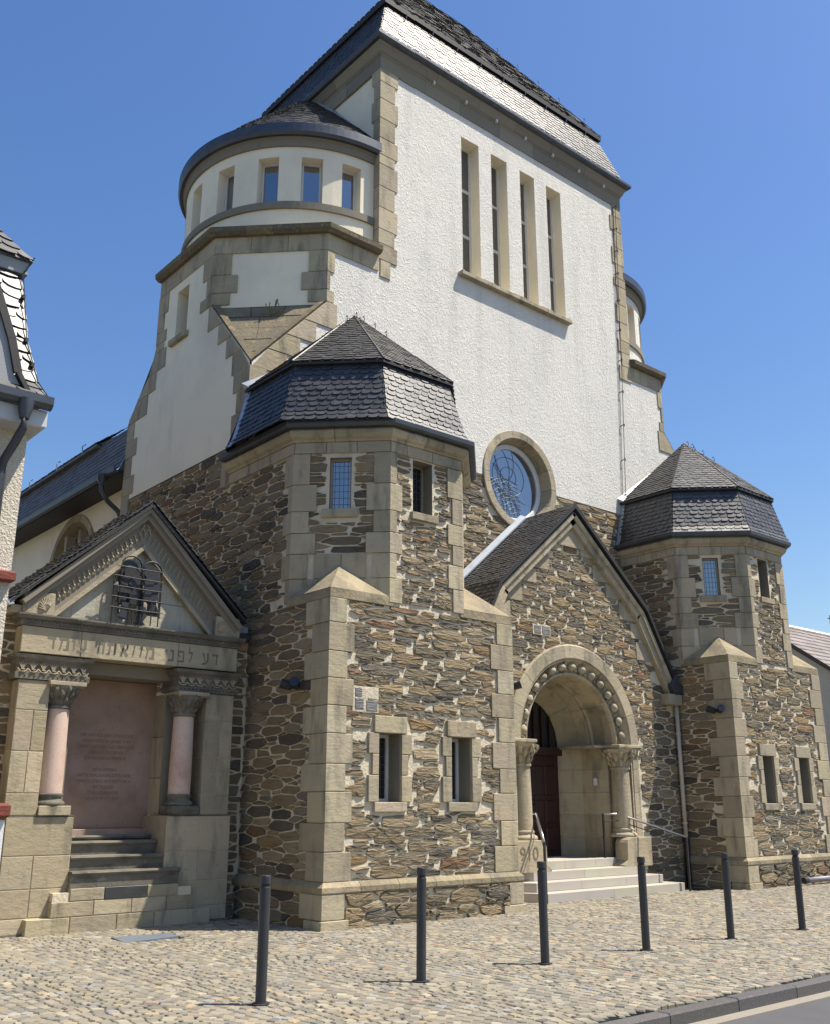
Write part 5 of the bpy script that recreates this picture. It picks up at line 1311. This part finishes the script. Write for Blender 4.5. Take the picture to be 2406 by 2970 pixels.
# ================================================================ ENTRANCE STEPS, RAILS
ES = thing('entrance_steps', 'four pale granite steps rising to the arched synagogue door', 'steps', (15.2, 12.3, 0))
for i, (xl, xr, yf_, ych, xc) in enumerate(((13.18, 17.36, 12.22, 12.68, 13.40), (13.18, 17.06, 12.50, 12.88, 13.42), (13.50, 16.75, 12.80, 13.02, 13.68), (13.95, 16.55, 13.08, 13.2, 14.0))):
    z0, z1 = i * .155, (i + 1) * .155 - .002; z0 = z0 if i else -.05
    cuts = [xc] + [xc + (xr - xc) * k for k in ((.33, .68) if i % 2 else (.45,))] + [xr]
    for j, (a, b) in enumerate(zip(cuts[:-1], cuts[1:])):
        g_ = .003; yb_ = YP + .2 if i < 3 else YP + .3
        pl = [(a + g_, yf_), (b - g_, yf_), (b - g_, yb_), (a + g_, yb_)]
        if j == 0: pl = [(xl, ych), (a, yf_), (b - g_, yf_), (b - g_, yb_), (xl, yb_)]
        m = MB(); m.prism(pl, z0, z1, stint(.05), .006); part('granite_block', m, 'granite_step', ES)
def rail(name, label, pts, posts, group='handrails of the entrance steps'):
    t = thing(name, label, 'handrail', posts[-1][0], group)
    m = MB(); m.tube(pts, .020, 8); part('top_rail', m, 'bright_steel', t, smooth=True)
    m = MB(); m.tube([(p[0], p[1], p[2] - .13) for p in pts], .010, 6); part('lower_rail', m, 'iron', t)
    for a, b in posts: m = MB(); m.bar(a, b, .035, .035); part('post', m, 'iron', t)
rail('handrail', 'dark steel handrail right of the entrance steps, beside the downpipe', [(16.08, 13.12, 1.44), (16.52, 13.08, 1.44), (17.36, 12.1, 1.0)], [((16.08, 13.12, .6), (16.08, 13.12, 1.45)), ((17.36, 12.1, -.02), (17.36, 12.1, 1.0))])
rail('handrail', 'dark steel handrail left of the entrance steps, in front of the date stone', [(13.74, 13.0, 1.46), (14.03, 13.02, 1.46), (13.22, 12.1, 1.0)], [((13.22, 12.1, -.02), (13.22, 12.1, 1.0))])

# ================================================================ BOLLARDS
bl = [(4.90, 7.74), (6.65, 7.72), (8.35, 7.69), (9.99, 7.62), (11.62, 7.55), (13.22, 7.48)]
bd = ['slim anthracite bollard nearest the camera, in front of the stair memorial', 'slim anthracite bollard in front of the two left pier windows', 'slim anthracite bollard in front of the left end of the entrance steps',
      'slim anthracite bollard in front of the right half of the entrance steps', 'slim anthracite bollard in front of the dark wall beside the downpipe', 'slim anthracite bollard farthest right, before the right pier plinth']
b0 = thing('bollard', bd[0], 'bollard', (*bl[0], 0), 'bollards along the pavement')
x, y = bl[0]
m = MB(); m.lathe(x, y, [(.0465, -.02), (.0465, .925), (.044, .93), (0, .93)], 24); part('post', m, 'anthracite', b0, smooth=False)
m = MB(); m.lathe(x, y, [(.037, .925), (.037, .955)], 20); part('neck', m, 'iron', b0)
m = MB(); m.lathe(x, y, [(0, .955), (.0465, .955), (.0465, 1.015), (.043, 1.022), (0, 1.024)], 24); part('cap', m, 'anthracite', b0)
m = MB(); m.lathe(x, y, [(.0465, .0), (.075, .004), (.078, .012), (.0465, .016)], 24); part('base_ring', m, 'anthracite', b0)
for p, l in list(zip(bl, bd))[1:]: c = copy_tree(b0, (*p, 0), l, 'bollards along the pavement'); c.rotation_euler = (ru(-.008, .008), ru(-.008, .008), ru(0, 6))
# ================================================================ FLOODLIGHTS
def flood(x, y, z, dx, dy, label):
    t = thing('floodlight', label, 'floodlight', (x, y, z), 'floodlights on the stone walls'); d = Vector((dx, dy, .1)).normalized(); u = d.cross(Vector((0, 0, 1))).normalized(); p = Vector((x, y, z))
    m = MB(); m.bar(p - d * .02, p + d * .10, .04, .04); part('bracket', m, 'iron', t)
    for k in (-1, 1):
        c = p + d * .14 + u * k * .09; e = (d + u * k * .8 + Vector((0, 0, .3))).normalized()
        m = MB(); m.tube([c - e * .09, c - e * .06, c + e * .05, c + e * .10], [.03, .062, .07, .075], 12); h = part('lamp_housing', m, 'black_plastic', t)
        m = MB(); m.tube([c + e * .101, c + e * .104], [.068, .066], 12); part('lens', m, 'dark_glass', h)
flood(8.235, 12.33, 3.30, -1, -.15, 'black double floodlight on the shaded side of the left pier')
flood(18.585, 11.9, 3.52, -1, -.15, 'black double floodlight on the shaded side of the right pier')
flood(13.28, 12.95, 3.72, 0, -1, 'small black floodlight left of the portal arch')

# ================================================================ NEIGHBOUR HOUSE (left edge)
NH = thing('neighbour_house', 'pebbledashed house corner with slate mansard roof and zinc gutter at left edge', 'house', (0, 12.3, 0))
m = MB(); m.box(-9, 3.90, 12.3, 26, 1.6, 6.35); part('pebbledash_wall', m, 'pebbledash', NH)
m = MB(); m.box(-9, 4.13, 12.18, 13.3, -.1, 1.44); part('plinth_wall', m, 'white_wall', NH)
m = MB(); m.box(-9, 4.155, 12.10, 13.3, 1.46, 1.63, ch=.03); part('plinth_cap', m, 'red_sandstone', NH)
for x0 in (3.05,): m = MB(); m.box(x0, 3.93, 12.18, 12.32, 4.24, 4.37, ch=.02); part('window_sill', m, 'red_sandstone', NH)
m = MB(); m.box(-9, 4.02, 11.98, 26, 6.22, 6.46, ch=.02); part('eaves_box', m, 'eave_paint', NH)
m = MB(); sweep(m, [(-9, 11.98), (4.03, 11.98)], [(0, 6.49), (.05, 6.44), (.11, 6.45), (.15, 6.50), (.155, 6.60), (.14, 6.60), (.13, 6.52), (.09, 6.48), (0, 6.53)]); part('gutter', m, 'zinc', NH)
pr = [(3.98, 11.90, 6.58), (3.88, 12.08, 6.82), (3.76, 12.36, 7.51), (3.64, 12.72, 8.79)]
m = MB()
for (x0, y0, z0), (x1, y1, z1) in zip(pr[:-1], pr[1:]):
    A, B, C_, D = (-9, y0, z0), (x0, y0, z0), (x1, y1, z1), (-9, y1, z1); m.poly((A, B, C_, D)); m.poly([(x0, y0, z0), (x0, 26, z0), (x1, 26, z1), (x1, y1, z1)])
    slates('ns', (1.5, y0, z0), B, C_, (1.5, y1, z1), .30, .17, raise_=.02, th=.01)
    slates('ns', B, (x0, 13.3, z0), (x1, 13.3, z1), C_, .30, .17, raise_=.02, th=.01)
part('mansard_roof', m, 'slate', NH); 
m = MB(); m.poly([(-9, 12.55, 8.79), (3.78, 12.55, 8.79), (2.0, 14, 11), (-9, 14, 11)]); m.poly([(3.78, 12.55, 8.79), (3.78, 26, 8.79), (2, 26, 11), (2, 14, 11)]); part('upper_roof', m, 'old_slate', NH)
slates('ns', (1.5, 12.54, 8.79), (3.79, 12.54, 8.79), (2.6, 13.4, 10.1), (1.5, 13.4, 10.1), .30, .17, raise_=.02, th=.01)
m = MB(); m.box(-9, 3.74, 12.6, 14, 8.6, 8.78); part('eaves_board', m, 'grey_wall', NH)
flush_pieces('ns', NH, 'roof_slate', 'slate_covering', 'slate')
m = MB(); m.mesh([(1.5, 11.97, 6.62), (3.70, 11.97, 6.60), (3.52, 11.97, 6.86), (3.40, 11.97, 7.3), (3.1, 11.97, 8.1), (1.5, 11.97, 8.1), (3.70, 13, 6.60), (3.52, 13, 6.86), (3.40, 13, 7.3), (3.1, 13, 8.1)], [(0, 1, 2, 3, 4, 5), (1, 6, 7, 2), (2, 7, 8, 3), (3, 8, 9, 4)]); part('dormer_front', m, 'grey_wall', NH)
m = MB(); pts = [(3.76, 6.58), (3.58, 6.86), (3.45, 7.3), (3.1, 8.15)]
for (a, b), (c, d) in zip(pts[:-1], pts[1:]): m.bar((a, 11.96, b), (c, 11.96, d), .10, .06)
part('dormer_verge', m, 'dark_board', NH)
m = MB(); m.lathe(3.70, 11.87, [(.10, 6.50), (.09, 6.36), (.055, 6.24)], 14); m.tube([(3.70, 11.87, 6.3), (3.70, 11.88, 6.12), (3.66, 12.0, 5.95), (3.60, 12.14, 5.75), (3.60, 12.18, 5.55), (3.60, 12.18, 1.6)], .055, 12); part('downpipe', m, 'zinc', NH, smooth=True)
m = MB(); m.tube([(3.78, 12.52, 8.85), (3.68, 12.6, 8.6), (3.74, 12.30, 7.5), (3.86, 12.03, 6.85), (3.96, 11.88, 6.62)], .008, 5)
for (x, y, z) in ((3.69, 12.5, 8.2), (3.74, 12.31, 7.5), (3.8, 12.14, 7.1)): m.box(x - .02, x + .02, y - .03, y + .03, z - .03, z + .03)
part('lightning_conductor', m, 'iron', NH)

# ================================================================ HOUSE FAR RIGHT
BH = thing('background_house', 'grey gable-end house with brownish tiled roof behind the right pier', 'house', (28, 16.3, 0))
ya_, za_ = 16.4, 7.18; y0_ = 10.5; z0_ = za_ - .73 * (ya_ - y0_)
m = MB(); m.poly([(28, y0_ + .3, 0), (28, 22.3, 0), (28, 22.3, z0_), (28, ya_, za_ - .05), (28, y0_ + .3, z0_)]); m.poly([(28, y0_ + .3, 0), (42, y0_ + .3, 0), (42, y0_ + .3, z0_ + .2), (28, y0_ + .3, z0_ + .2)]); part('gable_wall', m, 'grey_wall', BH)
m = MB(); sl_ = .73; hh = 0
for r in range(24):
    ya0 = y0_ + (ya_ - y0_) * r / 24; ya1 = y0_ + (ya_ - y0_) * (r + 1) / 24 + .03
    for c in range(26):
        x0 = 27.85 + c * .3 + ru(-.01, .01); k = ru(.75, 1.15); t = (.27 * k, .235 * k, .22 * k * ru(.95, 1.05))
        f_ = lambda y: z0_ + sl_ * (y - y0_)
        m.mesh([(x0, ya0, f_(ya0) + .05), (x0 + .29, ya0, f_(ya0) + .05), (x0 + .29, ya1, f_(ya1) + .01), (x0, ya1, f_(ya1) + .01), (x0, ya0, f_(ya0)), (x0 + .29, ya0, f_(ya0))], [(0, 1, 2, 3), (4, 5, 1, 0)], t)
part('roof_tiles', m, 'clay_tile', BH, kind='stuff')
m = MB(); m.poly([(27.85, y0_, z0_), (42, y0_, z0_), (42, ya_, za_), (27.85, ya_, za_)]); m.poly([(27.85, ya_, za_), (42, ya_, za_), (42, 22.4, z0_), (27.85, 22.4, z0_)]); m.bar((27.86, y0_, z0_ - .03), (27.86, ya_, za_ - .03), .04, .12); part('roof_deck', m, 'dark_board', BH)
m = MB()
for c in range(40): x0 = 27.85 + c * .35; m.tube([(x0, ya_, za_ + .03), (x0 + .34, ya_, za_ + .04)], [.08, .095], 8, (.8, .7, .62))
part('ridge_tiles', m, 'clay_tile', BH)
m = MB(); m.tube([(30, 14.93, 6.0), (30, 14.93, 7.4)], .012, 6); m.bar((30, 14.75, 7.3), (30, 15.0, 7.3), .02, .02); part('aerial', m, 'iron', BH)
# tree beyond the pier
TR = thing('small_tree', 'green leafy tree peeping out at the right edge beside the grey house', 'tree', (27.2, 12.4, 0))
m = MB(); m.tube([(27.2, 12.4, 0), (27.25, 12.45, 1.3), (27.1, 12.4, 2.6)], [.12, .09, .04], 8)
for i in range(5): a = i * 1.26; m.tube([(27.2, 12.42, 1.2 + .15 * i), (27.2 + .5 * math.cos(a), 12.42 + .5 * math.sin(a), 2.0 + .1 * i)], [.04, .015], 6)
part('trunk', m, 'bark', TR)
m = MB()
for i in range(2600):
    a, b, r = ru(0, 6.28), ru(-1, 1), ru(.3, 1) ** .5; R_ = 1.0 * r * (1 + .25 * math.sin(3 * a + 2 * b)); x = 27.2 + R_ * math.cos(a) * math.sqrt(1 - b * b); y = 12.4 + R_ * .9 * math.sin(a) * math.sqrt(1 - b * b); z = 2.5 + b * R_ * .8
    u = Vector((ru(-1, 1), ru(-1, 1), ru(-1, 1))).normalized() * .05; v = u.cross(Vector((ru(-1, 1), ru(-1, 1), ru(-1, 1)))).normalized() * .03; c = Vector((x, y, z)); k = ru(.6, 1.5)
    m.poly([c - u, c + v, c + u, c - v], (k, k, k))
part('crown', m, 'leaf', TR, kind='stuff')

# ================================================================ GROUND
def plane(name, x0, x1, y0, y1, z, mt):
    m = MB(); m.poly([(x0, y0, z), (x1, y0, z), (x1, y1, z), (x0, y1, z)]); return to_obj(name, m, mt, kind='structure')
plane('ground', -400, 600, 5.3, 900, -.05, 'far_paving'); plane('ground_beyond_road', -400, 600, -500, -4, -.02, 'far_paving')
plane('road', -400, 600, -4, 5.2, -.11, 'asphalt')
plane('pavement', 20, 45, 5.43, 13.5, -.030, 'far_paving')
PV = plane('cobbled_forecourt', -3, 24, 5.44, 14.2, -.034, 'joint_sand')
gs = MB(); gs.box(-60, 120, 5.14, 5.285, -.3, -.098); to_obj('gutter_strip', gs, 'gutter_concrete', kind='structure')
KB = MB(); KB.box(-60, 120, 5.31, 5.40, -.3, -.02); kb = to_obj('kerb', KB, 'mortar', kind='structure')
x = -2.
while x < 24:
    l = ru(.85, 1.05); m = MB(); m.box(x + .006, x + l - .006, 5.285, 5.43, -.28, .004 + ru(-.003, .003), stint(.12), .014); part('kerb_stone', m, 'kerb_stone', kb); x += l
m = MB(); m.mesh([(5.80, 12.72, .008), (5.70, 12.10, .008), (6.50, 12.27, .008), (6.55, 12.62, .008), (5.80, 12.72, -.03), (5.70, 12.10, -.03), (6.50, 12.27, -.03), (6.55, 12.62, -.03)], [(1, 2, 3, 0), (1, 5, 6, 2), (2, 6, 7, 3), (0, 3, 7, 4), (0, 4, 5, 1)])
o = to_obj('ground_plate', m, 'blue_plate'); o['label'] = 'blue-grey slate plate let into the cobbles before the memorial stair'; o['category'] = 'ground plate'
# cobbles in segmental arcs
def project(x, y, z):
    d = Vector((x, y, z)) - CAMP; zc = d.dot(fw)
    if zc < .1: return None
    return (1203 + F_PX * d.dot(rt) / zc, 1485 - F_PX * d.dot(up) / zc, zc)
CP = [((.25, .22, .16), 6), ((.23, .205, .155), 5), ((.19, .172, .137), 4), ((.30, .27, .20), 2.2), ((.15, .14, .118), 1.4), ((.30, .235, .145), 1.4), ((.22, .22, .21), .6), ((.27, .18, .14), .15)]
W_ = 1.25; s_ = .102
for ix in range(-3, 22):
    xc = ix * W_
    for r in range(-8, 100):
        yb0 = 5.2 + r * s_ * .98
        a = -W_ / 2
        while a < W_ / 2 - .01:
            l = min(ru(.095, .12), W_ / 2 - a)
            if W_ / 2 - a - l < .045: l = W_ / 2 - a
            am = a + l / 2
            def cy_(t): return yb0 + .38 * (1 - (2 * t / W_) ** 2) * 1.0
            x0, x1 = xc + a, xc + a + l; ym = cy_(am); a += l
            if ym < 5.49 or ym > 13.6: continue
            pj = project(x0, ym, 0)
            if not pj or pj[0] < -120 or pj[0] > 2560 or pj[1] > 3120: continue
            if x0 > 17.5 and ym > 12 or (x0 > 8.2 and x0 < 12.1 and ym > 11.56) or (x0 > 18.6 and ym > 11.6): continue
            if x0 > 21.5: continue
            if 5.68 < x0 + .05 < 6.56 and 12.1 < ym < 12.72: continue
            g_ = .0075; sl0 = (cy_(am + .01) - cy_(am - .01)) / .02
            hx = l / 2 - g_; hy = s_ / 2 - g_; c0 = xc + am
            h = ru(-.004, .004); tn = pick(CP); V = []; cs = [(-hx, -hy), (hx, -hy), (hx, hy), (-hx, hy)]; jj = [(ru(-.005, .005), ru(-.004, .004)) for _ in cs]
            for sc_, z in ((1, -.045), (1, -.006 + h), (.84, .003 + h)):
                for (p, q), (u, v) in zip(cs, jj): V.append((c0 + p * sc_ + u - q * sc_ * sl0 * .5, ym + q * sc_ + p * sc_ * sl0 + v, z + (ru(-.002, .002) if sc_ < 1 else 0)))
            m = MB(); m.mesh(V, [(8, 9, 10, 11), (4, 5, 9, 8), (5, 6, 10, 9), (6, 7, 11, 10), (7, 4, 8, 11), (0, 1, 5, 4), (1, 2, 6, 5), (2, 3, 7, 6), (3, 0, 4, 7)], tn)
            vis = 1 if (0 <= pj[0] <= 2406 and pj[1] < 2980) else .02
            piece('cob', m, .01 * vis)
flush_pieces('cob', PV, 'cobblestone', 'cobble_paving', 'cobble')
# loose pipe and drain plate at the right pier
GP = thing('loose_pipe', 'grey drain pipe lying on the paving beside the right pier', 'pipe', (20.2, 11.35, 0))
m = MB(); m.tube([(20.45, 11.38, .10), (23.2, 11.42, .10)], .055, 12); part('pipe_body', m, 'grey_pipe', GP, smooth=True)
m = MB(); m.tube([(20.36, 11.38, .10), (20.50, 11.38, .10)], .066, 12); part('pipe_collar', m, 'iron', GP)
for o in bpy.data.objects:
    if 'base' in o: del o['base']
print('objects', len(bpy.data.objects))
